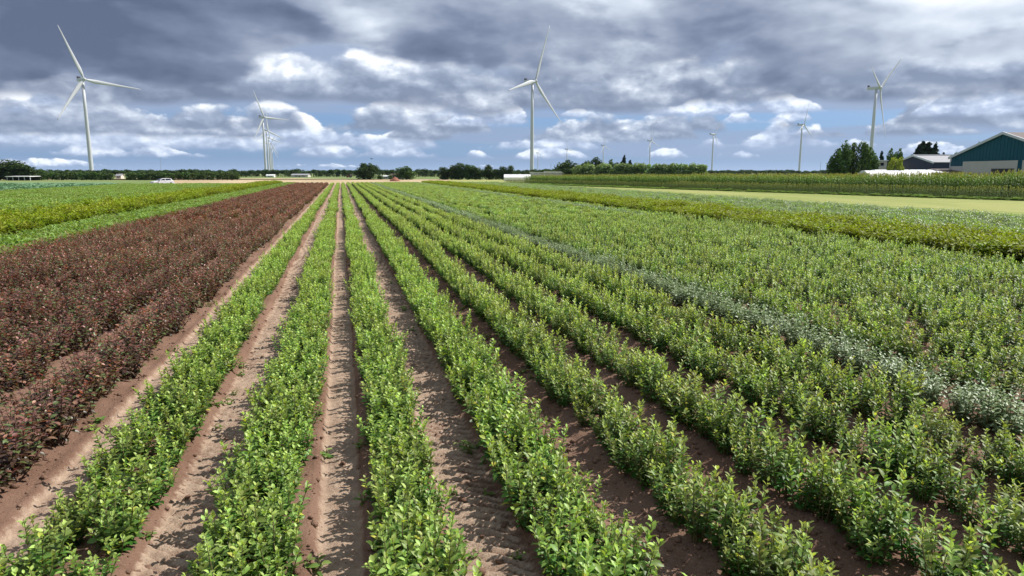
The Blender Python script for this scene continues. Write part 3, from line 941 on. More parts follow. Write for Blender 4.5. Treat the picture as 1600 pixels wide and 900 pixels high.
# the front edge of the tall crops runs aslant to the rows
E0, E1 = np.array([66.5, 40.0]), np.array([36.8, 163.0])
ed = (E1 - E0) / np.linalg.norm(E1 - E0); en = np.array([ed[1], -ed[0]])
LEN = float(np.linalg.norm(E1 - E0))


def tall_field(k0, k1, gap_k, gap_l, l0, l1, hfun):
    out = []
    for k in np.arange(k0, k1, gap_k):
        l = np.arange(l0, l1, gap_l) + rng.random() * gap_l; n = len(l)
        l = l + rng.normal(0, 0.05, n); kk = k + rng.normal(0, 0.06, n)
        p = E0[None] + ed[None] * l[:, None] + en[None] * kk[:, None]
        out.append(np.concatenate([p, np.full((n, 1), -0.1), rng.random((n, 1)) * 6.283, (0.84 + 0.28 * rng.random((n, 1))), hfun(l)[:, None] * (0.92 + 0.14 * value_noise(l * 0.4, l * 0 + 1.0, 3)[:, None])], 1))
    return np.concatenate(out)


def mz_h(l): return 1.12 - 0.34 * np.clip(l / LEN, 0, 1)
mz = tall_field(5.6, 11.5, 0.75, 0.20, -16, LEN - 3, mz_h)
mz2 = tall_field(11.5, 30.0, 1.6, 0.42, 6, LEN - 3, lambda l: mz_h(l) * 0.98)
mz = np.concatenate([mz, mz2]); mz = mz[near_view(mz[:, 0], mz[:, 1], 1.2, side=260)]
scatter('maize_field', mz, maize_coll, 'tall green maize field with pale tassels in front of the barns', 'maize', 6)
sg = tall_field(0.0, 3.2, 0.6, 0.19, -16, LEN - 62, lambda l: 1.12 + l * 0)
sg2 = tall_field(1.8, 3.6, 0.6, 0.19, LEN - 62, LEN, lambda l: 0.95 + l * 0)
sg = np.concatenate([sg, sg2]); sg = sg[near_view(sg[:, 0], sg[:, 1], 0.8, side=260)]
scatter('tall_grass_strip', sg, sorg_coll, 'lower strip of upright grassy crop in front of the maize', 'crop', 6)

# --- ragged grass along the margins of the mown strip
gp = []
for k in range(2600):
    t = 15 + 140 * rng.random()
    if k % 2: x, y = 35.5 + abs(rng.normal(0, 0.5)), t
    else:
        l = -10 + (LEN + 8) * rng.random(); q2 = E0 + ed * l - en * abs(rng.normal(0.1, 0.5)); x, y = q2
    gp.append((x, y, -0.09, rng.random() * 6.28, 0.25 + 0.45 * rng.random(), 0.7 + 0.6 * rng.random()))
gp = np.array(gp); gp = gp[near_view(gp[:, 0], gp[:, 1])]
scatter('grass_tufts', gp, CLUMP_COLL['lime'], 'ragged grass tufts along the margins of the mown strip', 'grass', 5)

# --- small weeds on the bare soil
r = np.random.default_rng(5)
weed_meshes = []
for v in range(4):
    arr, stems = shrub_arrays(r, n_sh=3, hmin=0.03, hmax=0.08, lean=0.7, step=0.014, L=0.045, W=0.026, e0=5, e1=35, spread=0.04, droop=0.3)
    weed_meshes.append((stem_mesh('weed_stem', stems, M['stem']), foliage_mesh('weed_foliage', arr, M['lime'], r)))
WEED_AT = [(-2.36, 'on bare soil between the purple block and the green rows'), (-1.20, 'in the tyre track between first and second low green rows'),
           (-0.085, 'in the smooth track between second and third low green rows'), (0.93, 'in the tyre track between third and fourth low green rows'),
           (1.99, 'in the dark furrow right of the four low green rows')]
for c, where in WEED_AT:
    for k in range(18):
        t = 4.2 + 14 * r.random() ** 1.6; s0 = c + r.choice((-1, 1)) * (0.12 + 0.16 * r.random())
        x, y, zc = project(s0, t, 0)
        if not (5 < x < 1595 and y < 895): continue
        h, _ = soil_height(np.array([s0]), np.array([t]))
        root = empty('weed_seedling', (s0, t, float(h[0]) - 0.004), r.random() * 6.28)
        sc_ = 0.7 + 0.9 * r.random(); root.scale = (sc_,) * 3
        tag(root, 'tiny green weed ' + where, 'weed', 'weeds on the bare soil')
        sm, fm = weed_meshes[r.integers(0, 4)]
        obj('stem', sm, root); obj('foliage', fm, root)

# --- clods and crumbs of soil
ico = MB()
g = (1 + 5 ** 0.5) / 2
iv = [(-1, g, 0), (1, g, 0), (-1, -g, 0), (1, -g, 0), (0, -1, g), (0, 1, g), (0, -1, -g), (0, 1, -g), (g, 0, -1), (g, 0, 1), (-g, 0, -1), (-g, 0, 1)]
ifc = [(0, 11, 5), (0, 5, 1), (0, 1, 7), (0, 7, 10), (0, 10, 11), (1, 5, 9), (5, 11, 4), (11, 10, 2), (10, 7, 6), (7, 1, 8), (3, 9, 4), (3, 4, 2), (3, 2, 6), (3, 6, 8), (3, 8, 9), (4, 9, 5), (2, 4, 11), (6, 2, 10), (8, 6, 7), (9, 8, 1)]
clod_coll = bpy.data.collections.new('source_clod')
for v in range(5):
    vv = np.array(iv) * 0.5 * (0.7 + 0.6 * r.random((12, 1))); vv[:, 2] *= 0.65
    clod_coll.objects.link(bpy.data.objects.new('source_clod_%02d' % v, mesh_np('clod', vv, np.array(ifc), M['soil'], True, {'dry': np.full(12, 0.12 + 0.07 * v)})))
n = 22000
cs = rng.uniform(-4.0, 6.5, n); ct = 3.5 + 22 * rng.random(n) ** 1.8
h, dr = soil_height(cs, ct); keep = (dr < 0.5) | (rng.random(n) < 0.12)
sz = 0.006 + 0.034 * rng.random(n) ** 5
cl = np.stack([cs, ct, h + sz * 0.15, rng.random(n) * 6.28, sz, np.ones(n)], 1)[keep]
scatter('soil_clods', cl, clod_coll, 'crumbs and clods of brown soil in the furrows', 'soil', 5)
# =====================================================================================
# TREES
# =====================================================================================
def crown_arrays(r, lobes, n, leaf):
    """leaf sprays spread over and through a set of lobes: centre, radii"""
    vol = np.array([a[3] * a[4] * a[5] for a in lobes]) ** 0.67
    cnt = np.maximum((vol / vol.sum() * n).astype(int), 8)
    P, NR, AG = [], [], []
    for (x, y, z, a, b, c), k in zip(lobes, cnt):
        d = norm(r.normal(size=(k, 3))); rad = 0.55 + 0.5 * r.random((k, 1)) ** 0.6
        P.append(np.array([x, y, z]) + d * rad * np.array([a, b, c])); NR.append(d + r.normal(size=(k, 3)) * 0.6)
        AG.append(0.25 + 0.35 * d[:, 2] + 0.35 * r.random(k))  # paler towards the top of each lobe, plus a random share
    P, NR, AG = np.concatenate(P), norm(np.concatenate(NR)), np.clip(np.concatenate(AG), 0, 1)
    n = len(P)
    D = norm(np.cross(NR, r.normal(size=(n, 3)))); L = leaf * (0.6 + 0.8 * r.random(n))
    return [P - D * L[:, None] * 0.5, D, NR, L, L * 0.7, AG, 0.2 + 0.3 * r.random(n)]


def tree_meshes(kind, mat, seed, n=1500):
    """a tree of height 1: trunk with limbs, and its crown"""
    r = np.random.default_rng(seed); lobes = []; limbs = []
    if kind == 'round':
        for k in range(13):
            a = r.random() * 6.28; q = r.random() ** 0.6; z = 0.30 + 0.52 * r.random()
            w = 0.30 * math.sqrt(max(0.05, 1 - ((z - 0.52) / 0.46) ** 2)) * q
            s = 0.10 + 0.09 * r.random(); lobes.append((w * math.cos(a), w * math.sin(a), z, s * 1.15, s * 1.15, s))
        lobes += [(0, 0, 0.85, 0.13, 0.13, 0.13), (0, 0, 0.5, 0.24, 0.24, 0.25), (0.03, -0.05, 0.24, 0.28, 0.28, 0.14), (0.12, 0.08, 0.13, 0.2, 0.2, 0.12), (-0.14, -0.03, 0.13, 0.18, 0.18, 0.12)]
        leaf, tr = 0.075, 0.03
    elif kind == 'upright':
        for k in range(15):
            a = r.random() * 6.28; z = 0.12 + 0.76 * k / 14
            w = 0.10 * math.sin(math.pi * min(1, 0.12 + z * 0.85)) * (0.4 + r.random())
            s = 0.075 + 0.055 * r.random(); lobes.append((w * math.cos(a), w * math.sin(a), z, s, s, s * 1.4))
        lobes += [(0, 0, 0.93, 0.05, 0.05, 0.07), (0, 0, 0.45, 0.11, 0.11, 0.35), (0, 0, 0.1, 0.13, 0.13, 0.1)]
        leaf, tr = 0.05, 0.016
    elif kind == 'conifer':
        for k in range(16):
            z = 0.10 + 0.86 * k / 15; w = 0.26 * (1 - z) + 0.02
            for j in range(3):
                a = r.random() * 6.28; q = w * 0.55
                lobes.append((q * math.cos(a), q * math.sin(a), z - 0.02, w * 0.95, w * 0.95, 0.05 + 0.03 * r.random()))
        leaf, tr = 0.08, 0.018
    elif kind == 'hedge':
        for k in range(12):
            a = r.random() * 6.28; z = 0.14 + 0.74 * r.random(); w = 0.24 * r.random()
            s = 0.14 + 0.06 * r.random(); lobes.append((w * math.cos(a), w * math.sin(a), z, s * 1.2, s * 1.2, s))
        lobes += [(0, 0, 0.45, 0.3, 0.3, 0.4)]
        leaf, tr = 0.09, 0.03
    elif kind == 'willow':
        for k in range(14):
            a = r.random() * 6.28; z = 0.2 + 0.68 * r.random(); w = 0.20 * r.random() ** 0.5
            s = 0.11 + 0.06 * r.random(); lobes.append((w * math.cos(a), w * math.sin(a), z, s, s, s * 1.25))
        lobes += [(0, 0, 0.3, 0.26, 0.26, 0.28)]
        leaf, tr = 0.065, 0.025
    else:                      # 'stand': a wood-edge tree with a bare stem
        for k in range(9):
            a = r.random() * 6.28; z = 0.58 + 0.32 * r.random(); w = 0.22 * r.random()
            s = 0.11 + 0.06 * r.random(); lobes.append((w * math.cos(a), w * math.sin(a), z, s * 1.5, s * 1.5, s))
        leaf, tr = 0.11, 0.022
    tb = MB().tube([(0, 0, -0.03), (0.006, 0, 0.2), (-0.006, 0.006, 0.5), (0, 0, 0.82)], [tr * 1.3, tr, tr * 0.65, tr * 0.2], 7)
    for k in range(6):
        lb = lobes[int(r.integers(0, len(lobes)))]; z0 = max(0.12, lb[2] - 0.18 - 0.1 * r.random())
        tb.tube([(0, 0, z0), (lb[0] * 0.5, lb[1] * 0.5, (z0 + lb[2]) / 2 + 0.01), (lb[0], lb[1], lb[2])], [tr * 0.5, tr * 0.32, tr * 0.12], 5)
    A_ = crown_arrays(r, lobes, n, leaf)
    V, F, k = leaf_geo(A_[0], A_[1], A_[2], A_[3], A_[4], A_[6], 0.1, True)
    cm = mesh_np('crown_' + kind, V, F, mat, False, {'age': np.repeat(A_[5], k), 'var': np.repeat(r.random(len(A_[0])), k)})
    return tb.mesh('trunk_' + kind, M['bark'], True), cm


TREE = {}
def tree_kind(key, kind, mat, nvar=3, n=1500):
    TREE[key] = [tree_meshes(kind, M[mat], 100 + 17 * i + len(key), n) for i in range(nvar)]
tree_kind('oak', 'round', 'oak', 4, 1900); tree_kind('green', 'round', 'mid_tree', 3, 1700); tree_kind('poplar', 'upright', 'mid_tree', 4, 1800)
tree_kind('dark_upright', 'upright', 'oak', 3, 1600); tree_kind('hedge', 'hedge', 'mid_tree', 4, 900); tree_kind('willow', 'willow', 'willow', 4, 1500)
tree_kind('conifer', 'conifer', 'conifer', 3, 2400); tree_kind('yellow', 'round', 'yellow_tree', 2, 1500); tree_kind('copper', 'round', 'copper', 1, 1000)
tree_kind('dark_round', 'round', 'oak', 3, 1500)
tree_count = {}


def tree(name, key, px, top_py, width_px, zc, label, group=None, cat='tree', base_z=-0.11):
    """a tree where the photo shows it: its column, its top and its width in pixels at depth zc"""
    k = tree_count.get(key, 0); tree_count[key] = k + 1
    tm, cm = TREE[key][k % len(TREE[key])]
    H = height_at(top_py, zc) - base_z
    natural = {'oak': .72, 'green': .72, 'yellow': .72, 'copper': .72, 'dark_round': .72, 'poplar': .36, 'dark_upright': .36, 'hedge': .85, 'willow': .56, 'conifer': .46}[key]
    w = width_px * zc / F_PX / (natural)
    x, y = spot(px, zc)
    root = empty(name, (x, y, base_z), rnd.random() * 6.28); root.scale = (w, w, H)
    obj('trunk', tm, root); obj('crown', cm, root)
    return tag(root, label, cat, group)


# left wood beside the open shed
for px, top, w, lab in [(-12, 244, 64, 'large dark tree cut by the left edge of the picture'), (12, 248, 50, 'broad dark tree behind the open shed at far left'),
                        (29, 254, 38, 'rounded dark tree rising over the open shed roof'), (43, 256.5, 28, 'dark tree at the right end of the open shed')]:
    tree('broadleaf_tree', 'oak', px, top, w, 236, lab, 'trees by the open shed')
tree('broadleaf_tree', 'green', 65, 263, 15, 232, 'small green tree between the open shed and the long hedge', None)
# the long clipped row of small trees
k = 0
px = 74.0
while px < 372:
    if not (178 < px < 198):
        top = 269.4 + rnd.uniform(-1.0, 1.0)
        where = 'left' if px < 180 else 'right'
        tree('hedge_tree', 'hedge', px, top, 13 + rnd.random() * 3, 236 + rnd.uniform(-1, 1),
             'small dark tree in the %s part of the long clipped row behind the white car' % where, 'row of small trees behind the car', 'tree')
    px += 7.6
# trees in the middle distance
tree('broadleaf_tree', 'oak', 568, 253.5, 25, 252, 'left half of the dark tree pair standing near the field end', 'trees at the end of the field')
tree('broadleaf_tree', 'dark_round', 578, 253.5, 25, 250, 'right half of the dark tree pair standing near the field end', 'trees at the end of the field')
tree('garden_shrub', 'hedge', 594, 274, 15, 252, 'low dark bush right of the tall dark tree pair', None, 'bush')
tree('broadleaf_tree', 'green', 635, 259, 34, 252, 'single green tree beside the brown-roofed house', 'trees at the end of the field')
tree('garden_shrub', 'hedge', 610, 274, 12, 262, 'low dark bush in front of the brown-roofed house', None, 'bush')
for px, top, w, key, lab in [(695, 262, 16, 'dark_upright', 'leftmost tree of the dark clump near the middle'), (706, 258, 17, 'oak', 'second tree from the left in the dark clump'),
                             (717, 256, 18, 'dark_upright', 'tallest tree of the dark clump near the middle'), (731, 257, 18, 'oak', 'fourth tree from the left in the dark clump'),
                             (743, 261, 16, 'dark_round', 'fifth tree from the left in the dark clump'), (750, 267, 12, 'hedge', 'low last tree at the right of the dark clump'),
                             (764, 258, 15, 'dark_upright', 'tall narrow tree leading the second dark clump'), (775, 264, 15, 'dark_round', 'low tree in the middle of the second dark clump'),
                             (787, 261, 12, 'dark_upright', 'narrow tree left of the last in the second dark clump'), (797, 260, 12, 'dark_upright', 'last narrow tree of the second dark clump by white tunnel')]:
    tree('broadleaf_tree', key, px, top - 1, w * 1.3, 250, lab, 'dark tree clumps near the middle')
for i in range(9):
    tree('garden_shrub', 'hedge', 836 + i * 7.0, 264.5 + rnd.uniform(-0.8, 0.8), 12, 262, 'green bush in the row behind the long grey building', 'bushes behind the grey building', 'bush')
tree('broadleaf_tree', 'dark_round', 889, 248, 36, 205, 'round dark tree over the end of the grey building', 'trees behind the willow row')
tree('broadleaf_tree', 'oak', 918, 250, 30, 205, 'broad dark tree behind the left end of willow row', 'trees behind the willow row')
tree('broadleaf_tree', 'dark_upright', 931, 245, 22, 206, 'pointed dark tree behind the willow row', 'trees behind the willow row')
tree('broadleaf_tree', 'green', 954, 248, 20, 206, 'lighter green tree behind the willow row', 'trees behind the willow row')
tree('copper_tree', 'copper', 965, 253, 12, 208, 'small copper-coloured tree behind the willow row', 'trees behind the willow row')
tree('conifer', 'conifer', 974, 243, 18, 205, 'tallest dark conifer behind the willow row', 'trees behind the willow row')
tree('conifer', 'conifer', 984, 250, 16, 205, 'shorter dark conifer right of the tallest one', 'trees behind the willow row')
for i in range(30):
    tree('willow_tree', 'willow', 902 + i * 6.8, 255.2 + rnd.uniform(-1.2, 1.0), 21, 178 - i * 0.5 + rnd.uniform(-1, 1), 'grey-green willow in the long row behind the maize', 'long willow row behind the maize')
# right-hand farm
for px, top, w, lab in [(1297, 244, 14, 'short leftmost poplar of the green group at the farm'), (1308, 231, 19, 'second poplar from the left at the farm'), (1318, 226, 18, 'third poplar from the left at the farm'),
                        (1331, 224.5, 20, 'middle tallest poplar at the farm'), (1343, 225, 19, 'poplar left of the turbine tower at the farm'), (1355, 228, 18, 'last tall poplar under the right turbine'),
                        (1362, 243, 14, 'short poplar at the right end of the group')]:
    tree('poplar_tree', 'poplar', px + rnd.uniform(-1.5, 1.5), top + rnd.uniform(-2, 2), w * 1.12, 126 + rnd.uniform(-2, 2), lab, 'poplar group at the farm')
tree('conifer', 'conifer', 1374, 236, 14, 150, 'small pointed fir between poplars and white house', None)
tree('broadleaf_tree', 'green', 1388, 231, 19, 165, 'blue-green tree behind the yellow bush, left half', 'tree pair behind the yellow bush')
tree('broadleaf_tree', 'green', 1402, 231, 19, 166, 'blue-green tree behind the yellow bush, right half', 'tree pair behind the yellow bush')
tree('yellow_bush', 'yellow', 1391, 245, 17, 117, 'bright yellow-green bush, left of the two by the navy barn', 'yellow bushes by the navy barn', 'bush')
tree('yellow_bush', 'yellow', 1404, 243.5, 18, 117, 'bright yellow-green bush touching the navy barn', 'yellow bushes by the navy barn', 'bush')
for px, top, w, lab in [(1430, 227, 18, 'leftmost dark conifer behind the navy barn'), (1436, 221, 18, 'tallest dark conifer behind the navy barn'), (1446, 222, 20, 'third dark conifer behind the navy barn'),
                        (1456, 225, 18, 'last dark conifer behind the navy barn'), (1470, 238, 8, 'tiny conifer peeking over the navy barn roof end')]:
    tree('conifer', 'conifer', px, top, w * 1.7, 172, lab, 'conifers behind the navy barn')
tree('broadleaf_tree', 'green', 1489, 237, 16, 150, 'tree top showing at the left roof edge of the teal barn', None)
tree('broadleaf_tree', 'green', 1523, 221, 13, 150, 'small tree top poking over the teal barn roof', None)

# the far wood along the horizon: one mass
wood_coll = bpy.data.collections.new('source_wood')
for i in range(6):
    tm, cm = tree_meshes('stand' if i < 4 else 'round', M['oak'], 300 + i, 420)
    V = []
    o1 = bpy.data.objects.new('source_wood_%02d' % i, cm); wood_coll.objects.link(o1)
    import bmesh
    bm = bmesh.new(); bm.from_mesh(cm); nf = len(bm.faces); bm.from_mesh(tm); bm.faces.ensure_lookup_table()
    for f in bm.faces[nf:]: f.material_index = 1
    bm.to_mesh(cm); bm.free(); cm.materials.append(M['bark'])
wp = []
for layer, (z0, n, a, b) in enumerate([(400, 430, 3.6, 0.45), (425, 430, 3.7, 0.45), (470, 420, 3.9, 0.5)]):
    for px in np.linspace(-160, 1760, n):
        zc = z0 + rnd.uniform(-10, 10)
        if px > 1080: zc += 90
        x, y = spot(px + rnd.uniform(-2, 2), zc)
        H = (a + rnd.uniform(-b, b)) * (0.86 + 0.3 * float(value_noise(np.array([px * 0.03]), np.array([layer * 3.1]), 6)[0]))
        wp.append((x, y, -0.11, rnd.random() * 6.28, H * 1.6, 0.64))
scatter('distant_wood', np.array(wp), wood_coll, 'long dark wood along the whole horizon', 'wood', 6)

# =====================================================================================
# WIND TURBINES
# =====================================================================================
AXIS_AZ = PSI + math.radians(127)      # the rotors face this way, clockwise from the row direction


def blade_mesh():
    """a blade of length 1 along +z: root, broad shoulder, thin tip, twisted and bent"""
    st = [(0.0, .016, .016, 0), (0.04, .016, .015, 0), (0.12, .030, .012, 14), (0.2, .036, .009, 12), (0.35, .029, .006, 8), (0.55, .021, .004, 4), (0.75, .014, .0025, 2), (0.92, .008, .0015, 0), (1.0, .002, .0006, 0)]
    vs, fs = [], []; m = 8
    for z, ch, th, tw in st:
        c, s = math.cos(math.radians(tw)), math.sin(math.radians(tw))
        for j in range(m):
            q = 2 * math.pi * j / m; a = ch * math.cos(q) * 0.9 - (ch * 0.25 if z > 0.05 else 0); b = th * math.sin(q) + 0.03 * z * z
            vs.append((a * c - b * s, a * s * 0.5 + b * 1.0, z))
    for i in range(len(st) - 1):
        for j in range(m): fs.append((i * m + j, i * m + (j + 1) % m, (i + 1) * m + (j + 1) % m, (i + 1) * m + j))
    fs.append(tuple(range((len(st) - 1) * m, len(st) * m)))
    return MB().add(vs, fs).mesh('blade', M['turbine'], True)


BLADE = blade_mesh()


def lathe(profile, n=20):
    vs, fs = [], []
    for rr, zz in profile:
        for j in range(n): vs.append((rr * math.cos(2 * math.pi * j / n), rr * math.sin(2 * math.pi * j / n), zz))
    for i in range(len(profile) - 1):
        for j in range(n): fs.append((i * n + j, i * n + (j + 1) % n, (i + 1) * n + (j + 1) % n, (i + 1) * n + j))
    fs += [tuple(range(n))[::-1], tuple(range((len(profile) - 1) * n, len(profile) * n))]
    return vs, fs


TOWER = MB().add(*lathe([(2.6, 0), (2.55, 2), (2.3, 40), (1.95, 80), (1.65, 115.2)])).mesh('tower', M['turbine'], True)
_n = MB(); _n.prism([(-2.0, -1.6), (2.0, -1.6), (2.2, 1.2), (1.6, 2.2), (-1.6, 2.2), (-2.2, 1.2)], -11.5, 3.0, 'y')
NACELLE = _n.mesh('nacelle', M['turbine'])
COOLER = MB().box(-1.9, 1.9, -11.2, -9.4, 2.25, 4.4).mesh('cooler', M['cooler'])
HUB = MB().add(*lathe([(1.9, -1.2), (2.1, 0.2), (1.9, 1.8), (1.2, 3.0), (0.4, 3.6)])).mesh('hub', M['turbine'], True)


def turbine(px, hub_py, zc, phase, ratio, label, group, turn=0.0):
    """phase: angle of the first blade seen from the front of the photo, anticlockwise from the right"""
    H = height_at(hub_py, zc); x, y = spot(px, zc)
    for _ in range(5): H += (project(x, y, H)[1] - hub_py) * zc / F_PX
    sc_ = H / 117.0
    root = empty('wind_turbine', (x, y, -0.12), -AXIS_AZ - math.radians(turn))
    root.scale = (sc_,) * 3
    tag(root, label, 'wind turbine', group)
    obj('tower', TOWER, root)
    nc = obj('nacelle', NACELLE, root, (0, 0, 117.0)); obj('cooler', COOLER, nc)
    hb = obj('hub', HUB, root, (0, 4.2, 117.0)); hb.rotation_euler = (-math.pi / 2 + math.radians(5), 0, 0)
    R = 117.0 * ratio
    for k in range(3):
        b = bpy.data.objects.new('blade', BLADE); b.parent = root; col.objects.link(b)
        b.location = (0, 5.0, 117.0); b.scale = (R * 1.15,) * 2 + (R,)
        # the rotor plane is local x-z; seen from in front (from +y) local x points left
        th = math.radians(phase + 120 * k)
        b.rotation_mode = 'XYZ'
        b.rotation_euler = (math.radians(-5), th - math.pi / 2, 0)
    return root


TG = 'wind turbines along the horizon'
turbine(143.5, 124, 900, 114, 0.56, 'largest white wind turbine at far left, behind the hedge', TG)
turbine(415.5, 183, 1480, 117, 0.50, 'nearest turbine of the overlapping row left of centre', TG)
turbine(420, 204, 1950, 96, 0.50, 'second turbine of the overlapping row left of centre', TG)
turbine(423, 215.5, 2400, 101, 0.50, 'third turbine of the overlapping row left of centre', TG)
turbine(425, 224, 2850, 62, 0.50, 'fourth turbine of the overlapping row left of centre', TG)
turbine(427, 232, 3500, 58, 0.50, 'farthest turbine of the overlapping row left of centre', TG)
turbine(831, 127, 920, 75, 0.62, 'tall white turbine standing right of the picture centre', TG)
turbine(1358, 137.5, 950, 41, 0.60, 'turbine seen nearly edge-on above the poplar group', TG, 9)
turbine(1248.5, 195, 1700, 84, 0.49, 'mid-size distant turbine left of the poplar group', TG, 9)
turbine(1112, 210, 2150, 60, 0.45, 'distant turbine at the right end of the willow row', TG)
turbine(1014.5, 220, 2580, 101, 0.53, 'small distant turbine rising over the middle of the willow row', TG)
turbine(942, 227.5, 3050, 97, 0.47, 'small distant turbine between the trees behind the willows', TG)
turbine(885.5, 233.5, 3550, 114, 0.52, 'small distant turbine over the round dark tree', TG)
turbine(840.5, 239, 4200, 82, 0.48, 'smallest distant turbine just right of the tall central tower', TG)


def mast(px, top_py, zc, label):
    H = height_at(top_py, zc); x, y = spot(px, zc)
    root = tag(empty('radio_mast', (x, y, -0.12)), label, 'mast')
    MB().tube([(0, 0, 0), (0, 0, H)], [0.9, 0.35], 6).build('pole', M['grey_roof'], root)
    b = MB()
    for q in (0.8, 0.9, 0.97): b.box(-1.6, 1.6, -0.25, 0.25, H * q - 0.3, H * q + 0.3)
    b.build('crossarm', M['grey_roof'], root)


mast(252, 246, 2600, 'thin pale mast above the hedge near the white car')
mast(1281.5, 253, 2600, 'thin mast between the distant turbine and poplars')
mast(860.5, 256, 2600, 'thin mast over the bushes behind the grey building')

# =====================================================================================
# BUILDINGS
# =====================================================================================
def cam_frame(px, zc, z=0):
    """an origin whose local x runs to the camera's right and y away from it"""
    x, y = spot(px, zc); return (x, y, z)


def place_frame(name, px, zc, label, cat, rz=0.0, group=None):
    return tag(empty(name, cam_frame(px, zc, -0.12), -PSI + rz), label, cat, group)


def barn(name, px_apex, zc, half, L, eave, ridge, wall_m, roof_m, label, extra=None, fascia=True):
    """gable end facing local -x, ridge along +x; origin under the gable apex"""
    root = place_frame(name, px_apex, zc, label, 'barn')
    MB().prism([(-half, 0), (half, 0), (half, eave), (0, ridge), (-half, eave)], 0, 0.25).build('gable_wall', wall_m, root)
    MB().box(0.25, L, -half, -half + 0.2, 0, eave - 0.003).build('side_wall', wall_m, root)
    MB().box(0.25, L, half - 0.2, half, 0, eave - 0.003).build('side_wall', wall_m, root)
    n = math.hypot(half, ridge - eave); ov = 0.35
    for sgn in (-1, 1):
        dy, dz = half * (1 + ov / n), (ridge - eave) * (1 + ov / n)
        rp = MB().prism([(0, ridge + 0.02), (sgn * dy, ridge - dz + 0.02), (sgn * dy, ridge - dz + 0.16), (0, ridge + 0.18)], -0.15, L + 0.3).build('roof', roof_m, root)
        if fascia:
            MB().prism([(0, ridge - 0.08), (sgn * dy, ridge - dz - 0.10), (sgn * dy, ridge - dz + 0.24), (0, ridge + 0.26)], -0.30, -0.152).build('verge_trim', M['trim'], root)
    return root


# teal barn, its gable towards the camera's left
zA = 93.0
ridge = height_at(209.5, zA) + 0.12; eave = height_at(247, 104.0) + 0.12
tb_ = barn('teal_barn', 1559.5, zA, 10.8, 34, eave, ridge, M['teal'], M['brown_roof'], 'large teal clad barn with brown roof at right edge')
# each profiled cladding sheet stands proud
sheet_me = MB().box(-0.05, 0.0, -0.30, 0.30, 0, 1).mesh('cladding_sheet', M['teal'])
y = -10.45
while y < 10.5:
    top = ridge - (ridge - eave) * abs(y) / 10.8 - 0.16
    bot = 3.7 if y > 7.9 else (2.0 if -4.0 < y < -3.1 else 4.30)
    o = obj('cladding_sheet', sheet_me, tb_, (0, y, bot)); o.scale = (1, 1, top - bot)
    y += 0.66
for y0, y1, z1 in [(-10.7, -4.0, 4.25), (-3.15, 7.85, 4.25), (7.9, 10.7, 3.6)]:
    MB().box(-0.10, -0.003, y0, y1, 0, z1).build('cream_panel', M['cream'], tb_)
for a in range(4):
    x0 = 3.0 + a * 5.2
    q0, q1 = 0.30, 0.52
    mb = MB(); s_ = -1
    f = lambda q, dz: (s_ * 10.8 * q, ridge - (ridge - eave) * q + dz)
    mb.prism([f(q0, 0.185), f(q1, 0.185), f(q1, 0.215), f(q0, 0.215)], x0, x0 + 2.2).build('skylight', M['skylight'], tb_)
MB().tube([(-0.5, -10.9, eave - 0.1), (34, -10.9, eave - 0.1)], [0.09, 0.09], 6).build('gutter', M['trim'], tb_)
MB().tube([(-0.22, -10.6, 0), (-0.22, -10.6, eave - 0.1)], [0.06, 0.06], 6).build('downpipe', M['trim'], tb_)
MB().tube([(-0.22, 10.6, 0), (-0.22, 10.6, eave - 0.1)], [0.06, 0.06], 6).build('downpipe', M['trim'], tb_)
MB().box(-0.16, -0.103, -2.7, 1.6, 0.0, 3.2).build('door_opening', M['dark'], tb_)  # dark slab; its colour stands in for the shade inside the doorway

# navy barn
zB = 131.0
nb = barn('navy_barn', 1424, zB, 6.3, 30, height_at(254, 125) + 0.12, height_at(244, zB) + 0.12, M['navy'], M['grey_roof'], 'dark navy barn with grey roof beside yellow bush')
MB().box(0, 30, -0.35, 0.35, height_at(244, zB) + 0.30, height_at(244, zB) + 0.42).build('ridge_cap', M['white'], nb)
y = -6.0
seam = MB().box(-0.05, 0.0, -0.24, 0.24, 0, 1).mesh('navy_sheet', M['navy'])
while y < 6.1:
    top = height_at(244, zB) + 0.12 - (height_at(244, zB) - height_at(254, 125)) * abs(y) / 6.3 - 0.15
    o = obj('cladding_sheet', seam, nb, (0, y, 0.4)); o.scale = (1, 1, top - 0.4); y += 0.53


def tunnel(name, px0, px1, zc, w, top, label, group=None):
    """a film tunnel along the camera's right, with hoops"""
    L = (px1 - px0) * zc / F_PX
    root = place_frame(name, px0, zc, label, 'tunnel', 0, group)
    arc = [(-w / 2 + w * i / 10, 0.55 * top + 0.45 * top * math.sin(math.pi * i / 10)) for i in range(11)]
    MB().prism([(-w / 2, 0)] + arc + [(w / 2, 0)], 0, L).build('film_cover', M['white'], root)
    nh = max(4, int(L / 2.5))
    for i in range(nh + 1):
        x = L * i / nh
        MB().tube([(x, a * 1.004, b + 0.02) for a, b in arc], [0.035] * 11, 5).build('hoop', M['steel'], root)
    MB().box(-0.06, -0.003, -0.9, 0.9, 0, top * 0.7).build('end_door', M['grey_wall'], root)
    return root


tunnel('film_tunnel', 1346, 1484, 112, 5.0, height_at(266.3, 112) + 0.12, 'long low white film tunnel between maize and navy barn', 'white film tunnels')
tunnel('film_tunnel', 1362, 1470, 118, 5.0, height_at(265.0, 118) + 0.12, 'white film tunnel just behind the longest one at the farm', 'white film tunnels')
tunnel('film_tunnel', 787.5, 829, 217, 6.0, height_at(272.4, 217) + 0.12, 'white film tunnel left of the grey building by the central turbine', 'white film tunnels')

